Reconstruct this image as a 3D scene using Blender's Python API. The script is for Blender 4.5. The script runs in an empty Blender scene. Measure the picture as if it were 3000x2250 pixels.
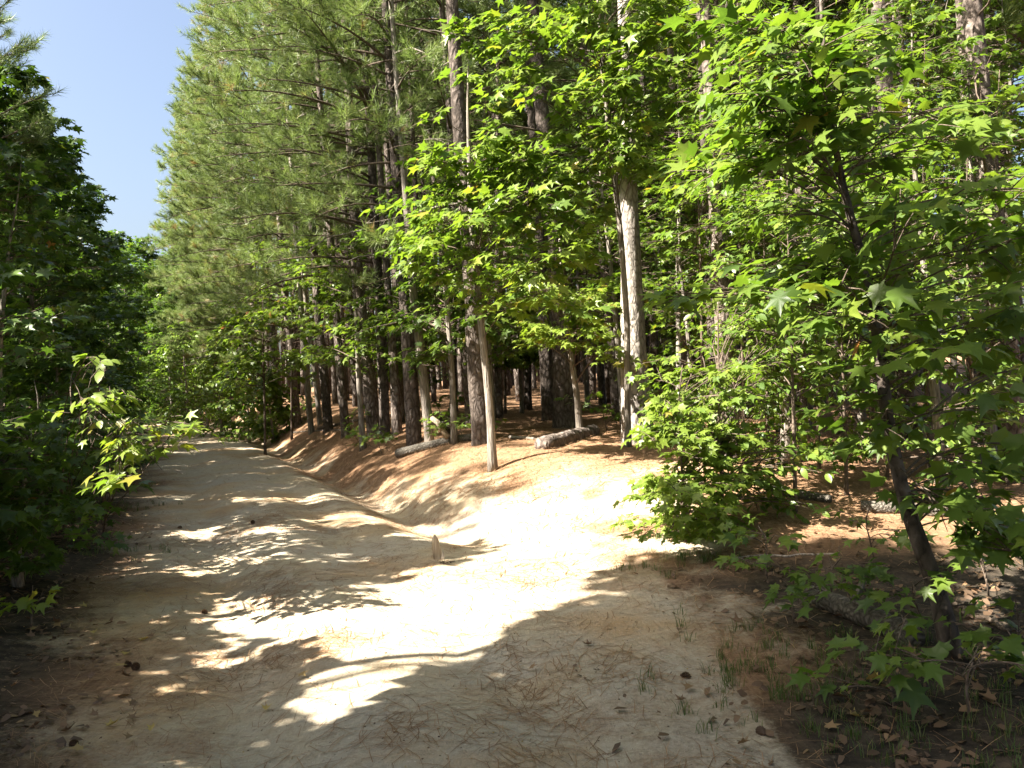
import bpy, math
import numpy as np
from mathutils import Matrix, Vector

SC = bpy.context.scene
COL = SC.collection
R = np.random.default_rng(7)
rad = math.radians

# ------------------------------------------------------------------ camera
FPX, PITCH, ROLL, EYE = 2430.0, rad(0.59), rad(-2.8), 1.6
cam_d = bpy.data.cameras.new('camera'); cam = bpy.data.objects.new('camera', cam_d); COL.objects.link(cam)
CM = Matrix.Rotation(math.pi / 2 - PITCH, 4, 'X') @ Matrix.Rotation(ROLL, 4, 'Z')
cam.matrix_world = Matrix.Translation((0, 0, EYE)) @ CM
cam_d.sensor_width = 36.0; cam_d.lens = 36.0 * FPX / 3000.0
cam_d.clip_start = 0.05; cam_d.clip_end = 2000
SC.camera = cam
CM3 = np.array(CM.to_3x3())

# ------------------------------------------------------------------ sky and sun
SUN_AZ, SUN_EL = rad(68), rad(48)          # azimuth left of straight-behind, elevation
LDIR = np.array([math.sin(SUN_AZ) * math.cos(SUN_EL), math.cos(SUN_AZ) * math.cos(SUN_EL), -math.sin(SUN_EL)])
w = bpy.data.worlds.new('World'); SC.world = w; w.use_nodes = True
nt = w.node_tree; nt.nodes.clear()
sky = nt.nodes.new('ShaderNodeTexSky'); sky.sky_type = 'NISHITA'; sky.sun_disc = False
sky.sun_elevation = SUN_EL; sky.sun_rotation = math.atan2(-LDIR[0], -LDIR[1]) % (2 * math.pi)
sky.air_density = 1.0; sky.dust_density = 5.0; sky.ozone_density = 1.0
bg = nt.nodes.new('ShaderNodeBackground'); bg.inputs['Strength'].default_value = 0.05
out = nt.nodes.new('ShaderNodeOutputWorld')
nt.links.new(sky.outputs[0], bg.inputs[0]); nt.links.new(bg.outputs[0], out.inputs[0])
sl = bpy.data.lights.new('sun', 'SUN'); sl.energy = 5.0; sl.angle = rad(0.53); sl.color = (1.0, 0.93, 0.82)
so = bpy.data.objects.new('sun', sl); COL.objects.link(so)
so.rotation_euler = Vector(LDIR).to_track_quat('-Z', 'Y').to_euler(); so.location = (-20, -8, 25)
vs = SC.view_settings
vs.view_transform = 'Standard'; vs.look = 'None'; vs.exposure = 2.55; vs.gamma = 1.0; vs.use_curve_mapping = False
cy = SC.cycles
cy.max_bounces = 4; cy.diffuse_bounces = 3; cy.glossy_bounces = 1; cy.transmission_bounces = 3; cy.transparent_max_bounces = 4
cy.sample_clamp_indirect = 6.0; cy.caustics_reflective = False; cy.caustics_refractive = False

# ------------------------------------------------------------------ terrain
def sst(a, b, x):
    t = np.clip((np.asarray(x, float) - a) / (b - a), 0, 1); return t * t * (3 - 2 * t)

_perm = np.random.default_rng(11).random((64, 64))
def vnoise(x, y):
    x = np.asarray(x, float); y = np.asarray(y, float)
    xi = np.floor(x).astype(int); yi = np.floor(y).astype(int)
    fx = x - xi; fy = y - yi; fx = fx * fx * (3 - 2 * fx); fy = fy * fy * (3 - 2 * fy)
    g = lambda a, b: _perm[a % 64, b % 64]
    return (g(xi, yi) * (1 - fx) + g(xi + 1, yi) * fx) * (1 - fy) + (g(xi, yi + 1) * (1 - fx) + g(xi + 1, yi + 1) * fx) * fy - 0.5

def fbm(x, y, o=4):
    s = 0; a = 1.0; f = 1.0
    for i in range(o):
        s = s + a * vnoise(x * f + 17 * i, y * f + 31 * i); a *= 0.5; f *= 2.03
    return s

def road_x(y):                      # centre line of the track; it swings left in the distance
    y = np.asarray(y, float)
    return 1.0 - 0.405 * y - 0.012 * np.maximum(0, y - 30) ** 2 * (y < 60)

def height(x, y):
    x = np.asarray(x, float); y = np.asarray(y, float)
    u = x - road_x(y)
    ud = 2.1 - 0.022 * np.clip(y, 0, 40)
    pz = 0.5 * sst(5.2, 11.5, y) + 0.03 * np.clip(y - 12, 0, 20)
    bank = sst(ud - 0.2, ud + 2.3, u)
    z = bank * pz
    ditch = np.exp(-((u - ud) / 0.42) ** 2) * sst(7.3, 9.6, y) * 0.22
    z = z - ditch
    z = z + 0.06 * sst(1.4, 3.0, u) * (1 - sst(6, 9, y))
    z = z + 0.28 * sst(-1.4, -3.6, u)
    z = z - 0.05 * np.exp(-((u + 0.75 + .12 * vnoise(y * .7, 0 * y)) / 0.26) ** 2) - 0.045 * np.exp(-((u - 0.7 + .12 * vnoise(y * .6, 0 * y + 5)) / 0.26) ** 2) + 0.02 * np.exp(-(u / 0.4) ** 2)
    off = np.clip(sst(1.2, 3.2, np.abs(u)), 0.15, 1)
    z = z + 0.07 * off * fbm(x * 0.4, y * 0.4, 3) + 0.016 * fbm(x * 2.3 + 5, y * 2.3, 3)
    z = z + 0.012 * fbm(x * 7, y * 7, 2)
    return z

# the side entrance (bare sand) and track: 1 = sand, 0 = pine straw
def sand_mask(x, y):
    x = np.asarray(x, float); y = np.asarray(y, float)
    u = x - road_x(y)
    n = fbm(x * 1.3 + 3, y * 1.3, 4); n2 = fbm(x * 5 + 9, y * 5, 3)
    ud = 2.1 - 0.022 * np.clip(y, 0, 40)
    lft = sst(-2.05, -0.85, u + 0.6 * n + 0.35 * n2)
    redge = np.where(y < 8, np.interp(y, [2, 4, 6, 8], [1.0, 1.45, 2.0, 2.0]), ud + .1)
    rgt = 1 - sst(redge - .75, redge + .7, u + 1.3 * n + 0.8 * n2)
    track = lft * rgt
    ap_r = np.interp(y, [2, 3.25, 4.5, 5.8, 6.6, 7.6, 9, 11], [1.2, 1.05, .85, .75, .95, 1.25, 1.45, 1.3])
    ap = sst(-1.7, -0.6, u - 1) * (1 - sst(ap_r - 0.7, ap_r + 0.7, x + 1.5 * n + 0.9 * n2)) * (1 - sst(8.6, 11.0, y + 1.2 * n + 0.4 * n2)) * sst(2, 3, y)
    bankw = .68 * (1 - sst(9.5, 16, y + n * 3)) * (1 - sst(2.5, 3.6, u + n)) * sst(0, 1, u) * (x < 1.0)
    return np.clip(np.maximum(np.maximum(track, ap), bankw), 0, 1)
def mould_shade_mask(x, y):               # leaf mould of the verges, darkened to carry their shade in the colour
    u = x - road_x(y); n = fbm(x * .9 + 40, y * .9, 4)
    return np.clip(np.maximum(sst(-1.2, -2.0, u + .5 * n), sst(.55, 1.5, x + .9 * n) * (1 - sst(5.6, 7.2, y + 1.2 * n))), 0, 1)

def ray(px, py):
    d = CM3 @ np.array([(px - 1500) / FPX, -(py - 1125) / FPX, -1.0]); return d / d[1]
def P(px, py, Y):                   # point on the view ray at depth Y
    return np.array([0, 0, EYE]) + ray(px, py) * Y
def G(px, py, zoff=0.0):            # where the view ray meets the terrain
    d = ray(px, py); t = 1.5
    while t < 70:
        q = np.array([0, 0, EYE]) + d * t
        if q[2] < height(q[0], q[1]): break
        t += 0.05
    q[2] = float(height(q[0], q[1])) + zoff
    return q
def project(p):
    p = np.atleast_2d(p) - np.array([0, 0, EYE]); c = p @ CM3
    z = -c[:, 2]; zz = np.where(z > 0.05, z, 1e9)
    return np.stack([1500 + c[:, 0] / zz * FPX, 1125 - c[:, 1] / zz * FPX, z], 1)

# ------------------------------------------------------------------ mesh helpers
class Geo:
    def __init__(s): s.V = []; s.F = []; s.T = []; s.n = 0
    def add(s, V, F, tint=0.5):
        V = np.asarray(V, float).reshape(-1, 3); F = np.asarray(F, int).reshape(-1, 3)
        s.V.append(V); s.F.append(F + s.n)
        s.T.append(np.full(len(V), tint) if np.isscalar(tint) else np.asarray(tint, float)); s.n += len(V)
    def tube(s, pts, rs, k=5, tint=0.5, cap=True):
        pts = np.asarray(pts, float); n = len(pts); rs = np.asarray(rs, float)
        t = np.gradient(pts, axis=0); t /= np.linalg.norm(t, axis=1)[:, None] + 1e-9
        ref = np.array([1.0, 0, 0]) if abs(t[0][0]) < 0.8 else np.array([0, 1.0, 0])
        a = np.cross(t, ref); a /= np.linalg.norm(a, axis=1)[:, None] + 1e-9; b = np.cross(t, a)
        ang = np.arange(k) * 2 * math.pi / k
        V = pts[:, None, :] + rs[:, None, None] * (a[:, None, :] * np.cos(ang)[None, :, None] + b[:, None, :] * np.sin(ang)[None, :, None])
        V = V.reshape(-1, 3); i = np.arange(n - 1)[:, None] * k; j = np.arange(k)[None, :]; j2 = (j + 1) % k
        A, B, C, D = i + j, i + j2, i + k + j2, i + k + j
        F = np.concatenate([np.stack([A, B, C], 2).reshape(-1, 3), np.stack([A, C, D], 2).reshape(-1, 3)])
        if cap:
            e = (n - 1) * k
            F = np.concatenate([F, np.array([[0, q + 1, q] for q in range(1, k - 1)]), np.array([[e, e + q, e + q + 1] for q in range(1, k - 1)])])
        s.add(V, F, tint)
    def mesh(s, name, mat, origin=(0, 0, 0), smooth=False):
        V = np.concatenate(s.V) - np.asarray(origin); F = np.concatenate(s.F); T = np.concatenate(s.T)
        return tri_mesh(name, V, F, mat, T, smooth)

def tri_mesh(name, V, F, mat, T=None, smooth=False, H=None):
    me = bpy.data.meshes.new(name)
    me.vertices.add(len(V)); me.vertices.foreach_set('co', np.ascontiguousarray(V, np.float32).ravel())
    k = F.shape[1]
    me.loops.add(len(F) * k); me.loops.foreach_set('vertex_index', np.ascontiguousarray(F, np.int32).ravel())
    me.polygons.add(len(F)); me.polygons.foreach_set('loop_start', np.arange(0, len(F) * k, k, dtype=np.int32))
    me.update(calc_edges=True)
    if T is not None:
        at = me.attributes.new('tint', 'FLOAT', 'POINT'); at.data.foreach_set('value', np.ascontiguousarray(T, np.float32))
    if H is not None:
        at = me.attributes.new('mould_shade', 'FLOAT', 'POINT'); at.data.foreach_set('value', np.ascontiguousarray(H, np.float32))
    if smooth: me.polygons.foreach_set('use_smooth', np.ones(len(F), bool))
    me.materials.append(mat); return me

def obj(name, me, parent=None, loc=None):
    o = bpy.data.objects.new(name, me); COL.objects.link(o)
    if parent is not None: o.parent = parent
    if loc is not None: o.location = tuple(map(float, loc))
    return o
def tag(o, label=None, cat=None, group=None, kind=None):
    if label: o['label'] = label
    if cat: o['category'] = cat
    if group: o['group'] = group
    if kind: o['kind'] = kind
    return o
def thing(name, label, cat, loc, group=None):
    return tag(obj(name, None, None, loc), label, cat, group)

# ------------------------------------------------------------------ materials
def mat_new(name):
    m = bpy.data.materials.new(name); m.use_nodes = True; t = m.node_tree; t.nodes.clear()
    return m, t, t.nodes.new('ShaderNodeOutputMaterial')
def ramp(t, stops):
    r = t.nodes.new('ShaderNodeValToRGB'); e = r.color_ramp.elements
    while len(e) < len(stops): e.new(0.5)
    for q, (p, c) in zip(e, stops): q.position = p; q.color = (*c, 1)
    return r
def nd(t, kind, **kw):
    n = t.nodes.new(kind)
    for k, v in kw.items():
        if k in n.inputs: n.inputs[k].default_value = v
        else: setattr(n, k, v)
    return n

def leaf_material(name, stops, trans=0.36, rough=0.38, tboost=(1.8, 2.0, 0.8), spec=0.28):
    m, t, o = mat_new(name)
    at = nd(t, 'ShaderNodeAttribute', attribute_name='tint')
    oi = nd(t, 'ShaderNodeObjectInfo')
    ad = nd(t, 'ShaderNodeMath', operation='MULTIPLY_ADD'); t.links.new(oi.outputs['Random'], ad.inputs[0]); ad.inputs[1].default_value = 0.12
    t.links.new(at.outputs['Fac'], ad.inputs[2])
    cr = ramp(t, stops); t.links.new(ad.outputs[0], cr.inputs[0])
    p = nd(t, 'ShaderNodeBsdfPrincipled', Roughness=rough); t.links.new(cr.outputs[0], p.inputs['Base Color'])
    p.inputs['Specular IOR Level'].default_value = spec
    tr = nd(t, 'ShaderNodeBsdfTranslucent')
    mx = nd(t, 'ShaderNodeMix', data_type='RGBA', blend_type='MULTIPLY'); mx.inputs[0].default_value = 1.0
    t.links.new(cr.outputs[0], mx.inputs[6]); mx.inputs[7].default_value = (*tboost, 1)
    t.links.new(mx.outputs[2], tr.inputs[0])
    ms = nd(t, 'ShaderNodeMixShader'); ms.inputs[0].default_value = trans
    t.links.new(p.outputs[0], ms.inputs[1]); t.links.new(tr.outputs[0], ms.inputs[2]); t.links.new(ms.outputs[0], o.inputs[0])
    return m

M = {}
M['leaf'] = leaf_material('sweetgum_leaf', [(0.0, (0.036, 0.066, 0.02)), (0.45, (0.085, 0.14, 0.024)), (0.85, (0.15, 0.20, 0.03)), (0.95, (0.21, 0.17, 0.03)), (1.0, (0.28, 0.12, 0.03))])
M['shrub_leaf'] = leaf_material('shrub_leaf', [(0.0, (0.04, 0.075, 0.02)), (0.5, (0.085, 0.14, 0.024)), (0.9, (0.15, 0.2, 0.03)), (1.0, (0.20, 0.17, 0.04))])
M['needle'] = leaf_material('pine_needle', [(0.0, (0.075, 0.12, 0.04)), (0.5, (0.165, 0.22, 0.075)), (0.9, (0.235, 0.275, 0.105)), (1.0, (0.26, 0.16, 0.07))], trans=0.3, rough=0.45, tboost=(1.3, 1.4, 0.9))
M['dry_needle'] = leaf_material('dry_needle', [(0.0, (0.14, 0.075, 0.04)), (0.5, (0.26, 0.145, 0.07)), (1.0, (0.42, 0.28, 0.16))], trans=0.15, rough=0.6, tboost=(1, 1, 1), spec=0.3)
M['dead_leaf'] = leaf_material('dead_leaf', [(0.0, (0.085, 0.055, 0.035)), (0.5, (0.16, 0.10, 0.06)), (0.8, (0.26, 0.17, 0.09)), (1.0, (0.42, 0.32, 0.10))], trans=0.2, rough=0.6, tboost=(1.2, 1, 0.8), spec=0.3)
M['grass'] = leaf_material('grass_blade', [(0.0, (0.04, 0.075, 0.02)), (0.6, (0.07, 0.11, 0.03)), (1.0, (0.20, 0.17, 0.08))], trans=0.3, rough=0.5)

def bark_material(name, dark, mid, light, vs_=13.0, zs=0.28, bump=0.6, patch=0.35):
    m, t, o = mat_new(name)
    tc = nd(t, 'ShaderNodeTexCoord'); mp = nd(t, 'ShaderNodeMapping'); mp.inputs['Scale'].default_value = (1, 1, zs)
    oi = nd(t, 'ShaderNodeObjectInfo'); t.links.new(oi.outputs['Random'], mp.inputs['Location'])
    t.links.new(tc.outputs['Object'], mp.inputs[0])
    nz0 = nd(t, 'ShaderNodeTexNoise', Scale=9.0, Detail=3.0); t.links.new(mp.outputs[0], nz0.inputs['Vector'])
    mxv = nd(t, 'ShaderNodeMix', data_type='RGBA', blend_type='LINEAR_LIGHT'); mxv.inputs[0].default_value = 0.05
    t.links.new(mp.outputs[0], mxv.inputs[6]); t.links.new(nz0.outputs['Color'], mxv.inputs[7])
    vo = nd(t, 'ShaderNodeTexVoronoi', feature='DISTANCE_TO_EDGE', Scale=vs_); t.links.new(mxv.outputs[2], vo.inputs['Vector'])
    nz = nd(t, 'ShaderNodeTexNoise', Scale=38.0, Detail=5.0, Roughness=0.65); t.links.new(mp.outputs[0], nz.inputs['Vector'])
    big = nd(t, 'ShaderNodeTexNoise', Scale=2.2, Detail=3.0); t.links.new(tc.outputs['Object'], big.inputs['Vector'])
    cr = ramp(t, [(0.0, dark), (0.10, tuple(0.5 * (a + b) for a, b in zip(dark, mid))), (0.3, mid), (1.0, light)])
    mu = nd(t, 'ShaderNodeMath', operation='MULTIPLY_ADD'); t.links.new(vo.outputs['Distance'], mu.inputs[0]); mu.inputs[1].default_value = 1.6
    nzr = nd(t, 'ShaderNodeMath', operation='MULTIPLY_ADD'); t.links.new(nz.outputs['Fac'], nzr.inputs[0]); nzr.inputs[1].default_value = 0.55; nzr.inputs[2].default_value = -0.2
    t.links.new(nzr.outputs[0], mu.inputs[2]); t.links.new(mu.outputs[0], cr.inputs[0])
    br = ramp(t, [(0.3, (1 - patch,) * 3), (0.7, (1 + patch * 0.4, 1 + patch * 0.4, 1 + patch * 0.35))]); t.links.new(big.outputs['Fac'], br.inputs[0])
    mm = nd(t, 'ShaderNodeMix', data_type='RGBA', blend_type='MULTIPLY'); mm.inputs[0].default_value = 1.0
    t.links.new(cr.outputs[0], mm.inputs[6]); t.links.new(br.outputs[0], mm.inputs[7])
    p = nd(t, 'ShaderNodeBsdfPrincipled', Roughness=0.9); p.inputs['Specular IOR Level'].default_value = 0.2
    t.links.new(mm.outputs[2], p.inputs['Base Color'])
    bm = nd(t, 'ShaderNodeBump', Strength=bump, Distance=0.03); t.links.new(mu.outputs[0], bm.inputs['Height']); t.links.new(bm.outputs[0], p.inputs['Normal'])
    t.links.new(p.outputs[0], o.inputs[0]); return m

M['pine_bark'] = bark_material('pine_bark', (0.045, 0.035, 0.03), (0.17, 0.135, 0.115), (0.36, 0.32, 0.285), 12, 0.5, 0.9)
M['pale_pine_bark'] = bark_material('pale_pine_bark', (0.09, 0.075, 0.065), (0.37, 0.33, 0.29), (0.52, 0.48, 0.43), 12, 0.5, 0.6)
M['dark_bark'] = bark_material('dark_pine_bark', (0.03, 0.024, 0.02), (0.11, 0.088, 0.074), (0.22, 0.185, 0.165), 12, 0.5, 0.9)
M['gum_bark'] = bark_material('pale_hardwood_bark', (0.10, 0.085, 0.07), (0.27, 0.235, 0.20), (0.42, 0.38, 0.33), 26, 0.12, 0.5)
M['twig'] = bark_material('twig_bark', (0.06, 0.045, 0.035), (0.14, 0.105, 0.08), (0.22, 0.18, 0.14), 40, 0.5, 0.3)
M['pale_twig'] = bark_material('dead_wood', (0.16, 0.13, 0.11), (0.30, 0.26, 0.22), (0.42, 0.38, 0.33), 30, 0.2, 0.4)
M['log'] = bark_material('weathered_log', (0.05, 0.045, 0.04), (0.13, 0.115, 0.095), (0.24, 0.22, 0.19), 24, 1.0, 0.8)
M['split_wood'] = bark_material('split_wood', (0.25, 0.18, 0.12), (0.48, 0.40, 0.30), (0.62, 0.55, 0.44), 30, 0.1, 0.4, 0.15)

def earth_material():
    m, t, o = mat_new('earth')
    tc = nd(t, 'ShaderNodeTexCoord'); at = nd(t, 'ShaderNodeAttribute', attribute_name='tint')
    def noise(s, d=4.0, r=0.55, vec=None):
        n = nd(t, 'ShaderNodeTexNoise', Scale=s, Detail=d, Roughness=r); t.links.new(vec or tc.outputs['Object'], n.inputs['Vector']); return n.outputs['Fac']
    def mix(fac, a, b, bt='MIX'):
        x = nd(t, 'ShaderNodeMix', data_type='RGBA', blend_type=bt)
        if isinstance(fac, float): x.inputs[0].default_value = fac
        else: t.links.new(fac, x.inputs[0])
        for s_, v in ((6, a), (7, b)):
            if isinstance(v, tuple): x.inputs[s_].default_value = (*v, 1)
            else: t.links.new(v, x.inputs[s_])
        return x.outputs[2]
    def sharpen(v, a, b):
        mr = nd(t, 'ShaderNodeMapRange'); t.links.new(v, mr.inputs[0]); mr.inputs[1].default_value = a; mr.inputs[2].default_value = b; return mr.outputs[0]
    # sand and clay of the track
    s1 = mix(sharpen(noise(0.9, 4), 0.42, 0.62), (0.40, 0.35, 0.27), (0.43, 0.36, 0.245))
    s2 = mix(sharpen(noise(0.55, 5, 0.6), 0.48, 0.66), s1, (0.40, 0.26, 0.13))
    s3 = mix(sharpen(noise(14, 5, 0.7), 0.5, 0.75), s2, (0.28, 0.225, 0.155))
    s4 = mix(sharpen(noise(70, 3, 0.7), 0.60, 0.72), s3, (0.52, 0.46, 0.36))
    s5 = mix(sharpen(noise(42, 3, 0.7), 0.64, 0.74), s4, (0.13, 0.10, 0.075))
    vo = nd(t, 'ShaderNodeTexVoronoi', feature='DISTANCE_TO_EDGE', Scale=3.4)
    nw = nd(t, 'ShaderNodeTexNoise', Scale=6.0, Detail=4.0); t.links.new(tc.outputs['Object'], nw.inputs['Vector'])
    mw = nd(t, 'ShaderNodeMix', data_type='RGBA', blend_type='LINEAR_LIGHT'); mw.inputs[0].default_value = 0.13
    t.links.new(tc.outputs['Object'], mw.inputs[6]); t.links.new(nw.outputs['Color'], mw.inputs[7]); t.links.new(mw.outputs[2], vo.inputs['Vector'])
    crk = sharpen(vo.outputs['Distance'], 0.012, 0.0)
    ck = nd(t, 'ShaderNodeMath', operation='MULTIPLY'); t.links.new(crk, ck.inputs[0]); t.links.new(sharpen(noise(1.3, 2), 0.5, 0.62), ck.inputs[1])
    s6 = mix(ck.outputs[0], s5, (0.12, 0.085, 0.055))
    # pine straw
    mp = nd(t, 'ShaderNodeMapping'); mp.inputs['Scale'].default_value = (3, 14, 3); mp.inputs['Rotation'].default_value = (0, 0, 0.5); t.links.new(tc.outputs['Object'], mp.inputs[0])
    mp2 = nd(t, 'ShaderNodeMapping'); mp2.inputs['Scale'].default_value = (16, 3, 3); mp2.inputs['Rotation'].default_value = (0, 0, 0.3); t.links.new(tc.outputs['Object'], mp2.inputs[0])
    n1 = noise(3.0, 5, 0.7, mp.outputs[0]); n2 = noise(3.0, 5, 0.7, mp2.outputs[0])
    st = nd(t, 'ShaderNodeMath', operation='ADD'); t.links.new(n1, st.inputs[0]); t.links.new(n2, st.inputs[1])
    c1 = ramp(t, [(0.33, (0.085, 0.05, 0.03)), (0.5, (0.235, 0.14, 0.08)), (0.64, (0.36, 0.235, 0.14)), (0.75, (0.46, 0.33, 0.21))])
    h = nd(t, 'ShaderNodeMath', operation='MULTIPLY'); t.links.new(st.outputs[0], h.inputs[0]); h.inputs[1].default_value = 0.5; t.links.new(h.outputs[0], c1.inputs[0])
    st2 = mix(sharpen(noise(1.1, 4), 0.5, 0.7), c1.outputs[0], (0.17, 0.09, 0.05), 'MIX')
    ah = nd(t, 'ShaderNodeAttribute', attribute_name='mould_shade')
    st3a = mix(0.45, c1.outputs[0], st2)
    mould_shade_col = mix(sharpen(noise(9, 5, 0.7), 0.4, 0.65), (0.026, 0.022, 0.017), (0.07, 0.054, 0.038))  # mould browns taken near black, verge shade painted in with them
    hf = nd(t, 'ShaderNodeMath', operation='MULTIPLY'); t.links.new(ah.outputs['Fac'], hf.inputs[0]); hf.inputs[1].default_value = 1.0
    st3 = mix(hf.outputs[0], st3a, mould_shade_col)
    # ragged blend
    bl = nd(t, 'ShaderNodeMath', operation='MULTIPLY_ADD'); t.links.new(noise(11, 5, 0.75), bl.inputs[0]); bl.inputs[1].default_value = 1.2
    off = nd(t, 'ShaderNodeMath', operation='SUBTRACT'); t.links.new(at.outputs['Fac'], off.inputs[0]); off.inputs[1].default_value = 1.0
    n45 = nd(t, 'ShaderNodeMath', operation='MULTIPLY_ADD'); t.links.new(noise(48, 4, 0.75), n45.inputs[0]); n45.inputs[1].default_value = 0.8; t.links.new(off.outputs[0], n45.inputs[2]); t.links.new(n45.outputs[0], bl.inputs[2])
    fac = sharpen(bl.outputs[0], 0.12, 0.88)
    col = mix(fac, st3, s6)
    p = nd(t, 'ShaderNodeBsdfPrincipled', Roughness=0.95); p.inputs['Specular IOR Level'].default_value = 0.12
    t.links.new(col, p.inputs['Base Color'])
    hn = nd(t, 'ShaderNodeMath', operation='MULTIPLY_ADD'); t.links.new(noise(26, 6, 0.7), hn.inputs[0]); hn.inputs[1].default_value = 0.6; t.links.new(h.outputs[0], hn.inputs[2])
    bm = nd(t, 'ShaderNodeBump', Strength=0.7, Distance=0.025); t.links.new(hn.outputs[0], bm.inputs['Height'])
    bm2 = nd(t, 'ShaderNodeBump', Strength=0.5, Distance=0.012); t.links.new(ck.outputs[0], bm2.inputs['Height']); bm2.invert = True; t.links.new(bm.outputs[0], bm2.inputs['Normal'])
    t.links.new(bm2.outputs[0], p.inputs['Normal']); t.links.new(p.outputs[0], o.inputs[0]); return m
M['earth'] = earth_material()

# ------------------------------------------------------------------ ground sheets
def axis(parts):
    a = [np.arange(s, e, st) for s, e, st in parts]; return np.concatenate(a + [np.array([parts[-1][1]])])
gx = axis([(-400, -60, 40), (-60, -20, 4), (-20, -9, 0.7), (-9, -5, 0.2), (-5, 4.2, 0.1), (4.2, 9, 0.25), (9, 24, 0.8), (24, 60, 4), (60, 400, 40)])
gy = axis([(-60, -6, 4), (-6, 2, 0.5), (2, 14, 0.1), (14, 22, 0.16), (22, 42, 0.4), (42, 80, 2), (80, 600, 40)])
XX, YY = np.meshgrid(gx, gy); ZZ = height(XX, YY); SM = sand_mask(XX, YY)
far = sst(60, 140, np.hypot(XX, YY)); ZZ = ZZ * (1 - far)
GV = np.stack([XX, YY, ZZ], 2).reshape(-1, 3); GT = SM.ravel(); GH = mould_shade_mask(XX, YY).ravel()
nx, ny = len(gx), len(gy); ii = (np.arange(ny - 1)[:, None] * nx + np.arange(nx - 1)[None, :]).ravel()
GF = np.stack([ii, ii + 1, ii + nx + 1, ii + nx], 1)
fs = GT[GF].mean(1) > 0.5
def sheet(name, sel):
    F = GF[sel]; u, inv = np.unique(F, return_inverse=True)
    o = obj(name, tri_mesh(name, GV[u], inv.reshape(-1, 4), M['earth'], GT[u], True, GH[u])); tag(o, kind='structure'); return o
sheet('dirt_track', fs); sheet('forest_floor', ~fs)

# ------------------------------------------------------------------ leaves
def star_leaf(hi, droop, fold, seed):
    r = np.random.default_rng(seed); c = np.array([0.0, 0.40])
    tips = [(0, .60), (60, .56), (-60, .56), (122, .44), (-122, .44)]
    pts = []
    for a, l in tips:
        a += r.uniform(-5, 5); l *= r.uniform(.92, 1.06)
        if hi: pts += [(a - 13, l * .58), (a, l), (a + 13, l * .58)]
        else: pts += [(a, l)]
    for a in (30, -30, 91, -91): pts.append((a, (.26 if abs(a) < 60 else .24) * r.uniform(.9, 1.1)))
    if hi: pts += [(150, .30), (-150, .30)]
    pts.append((179.9, .36)); pts.sort()
    V = [(c[0], c[1])] + [(c[0] + l * math.sin(rad(a)), c[1] + l * math.cos(rad(a))) for a, l in pts]
    V = np.array(V); rr = np.hypot(V[:, 0], V[:, 1] - .35)
    z = -droop * rr ** 2 + fold * np.abs(V[:, 0]) - fold * .15
    V = np.column_stack([V, z]); n = len(V) - 1
    F = np.array([[0, 1 + (i + 1) % n, 1 + i] for i in range(n)]); return V, F
def oval_leaf(droop, fold, seed):
    r = np.random.default_rng(seed); ys = [0, .2, .5, .8, 1.0]; ws = [0, .22, .28, .17, 0]
    V = [(0, 0)]; 
    for y, w_ in zip(ys[1:4], ws[1:4]): V += [(-w_, y), (0, y), (w_, y)]
    V.append((0, 1.0)); V = np.array(V); z = -droop * V[:, 1] ** 2 + fold * np.abs(V[:, 0]); V = np.column_stack([V, z])
    F = [(0, 2, 1), (0, 3, 2)]
    for k in (1, 4): F += [(k, k + 1, k + 4), (k, k + 4, k + 3), (k + 1, k + 2, k + 5), (k + 1, k + 5, k + 4)]
    F += [(7, 8, 10), (8, 9, 10)]; return V, np.array(F)
STAR_HI = [star_leaf(True, R.uniform(.15, .6), R.uniform(0, .3), 100 + i) for i in range(6)]
STAR_LO = [star_leaf(False, R.uniform(.15, .6), R.uniform(0, .3), 200 + i) for i in range(4)]
OVAL = [oval_leaf(R.uniform(.1, .45), R.uniform(.1, .4), 300 + i) for i in range(4)]
OVAL_LO = [(np.array([[0, 0, 0], [-.26, .3, d], [.26, .3, d], [-.2, .75, -d], [.2, .75, -d], [0, 1, -2 * d]]), np.array([[0, 2, 1], [1, 2, 4], [1, 4, 3], [3, 4, 5]])) for d in (.05, .12)]
KITE = [(np.array([[0, 0, 0], [-.42, .45, -.06], [0, 1, -.2], [.42, .45, -.06]]), np.array([[0, 2, 1], [0, 3, 2]]))]
LEAF_MESH = {}
def leaf_meshes(kind, mat):
    if (kind, mat) not in LEAF_MESH:
        L = []
        for i, (V, F) in enumerate(STAR_HI if kind == 'star' else OVAL):
            for tv in (.15, .35, .5, .7, .82) + ((.96,) if i == 0 else ()):
                L.append((tv, tri_mesh('leaf', V, F, M[mat], np.full(len(V), tv), True)))
        LEAF_MESH[(kind, mat)] = L
    return LEAF_MESH[(kind, mat)]

def norm(v): return v / (np.linalg.norm(v, axis=-1, keepdims=True) + 1e-9)
def frames(fwd, up):
    f = norm(fwd); s = norm(np.cross(f, up)); n = np.cross(s, f); return np.stack([s, f, n], 2)   # columns
def expand(templ, pos, Rm, sc):
    V, F = templ; n = len(pos)
    W = np.einsum('nij,mj->nmi', Rm, V) * sc[:, None, None] + pos[:, None, :]
    return W.reshape(-1, 3), (F[None] + (np.arange(n) * len(V))[:, None, None]).reshape(-1, 3)
def add_leaves(geo, templs, pos, Rm, sc, tint):
    k = R.integers(0, len(templs), len(pos))
    for q in range(len(templs)):
        s_ = k == q
        if s_.any():
            V, F = expand(templs[q], pos[s_], Rm[s_], sc[s_]); geo.add(V, F, np.repeat(tint[s_], len(templs[q][0])))

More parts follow.
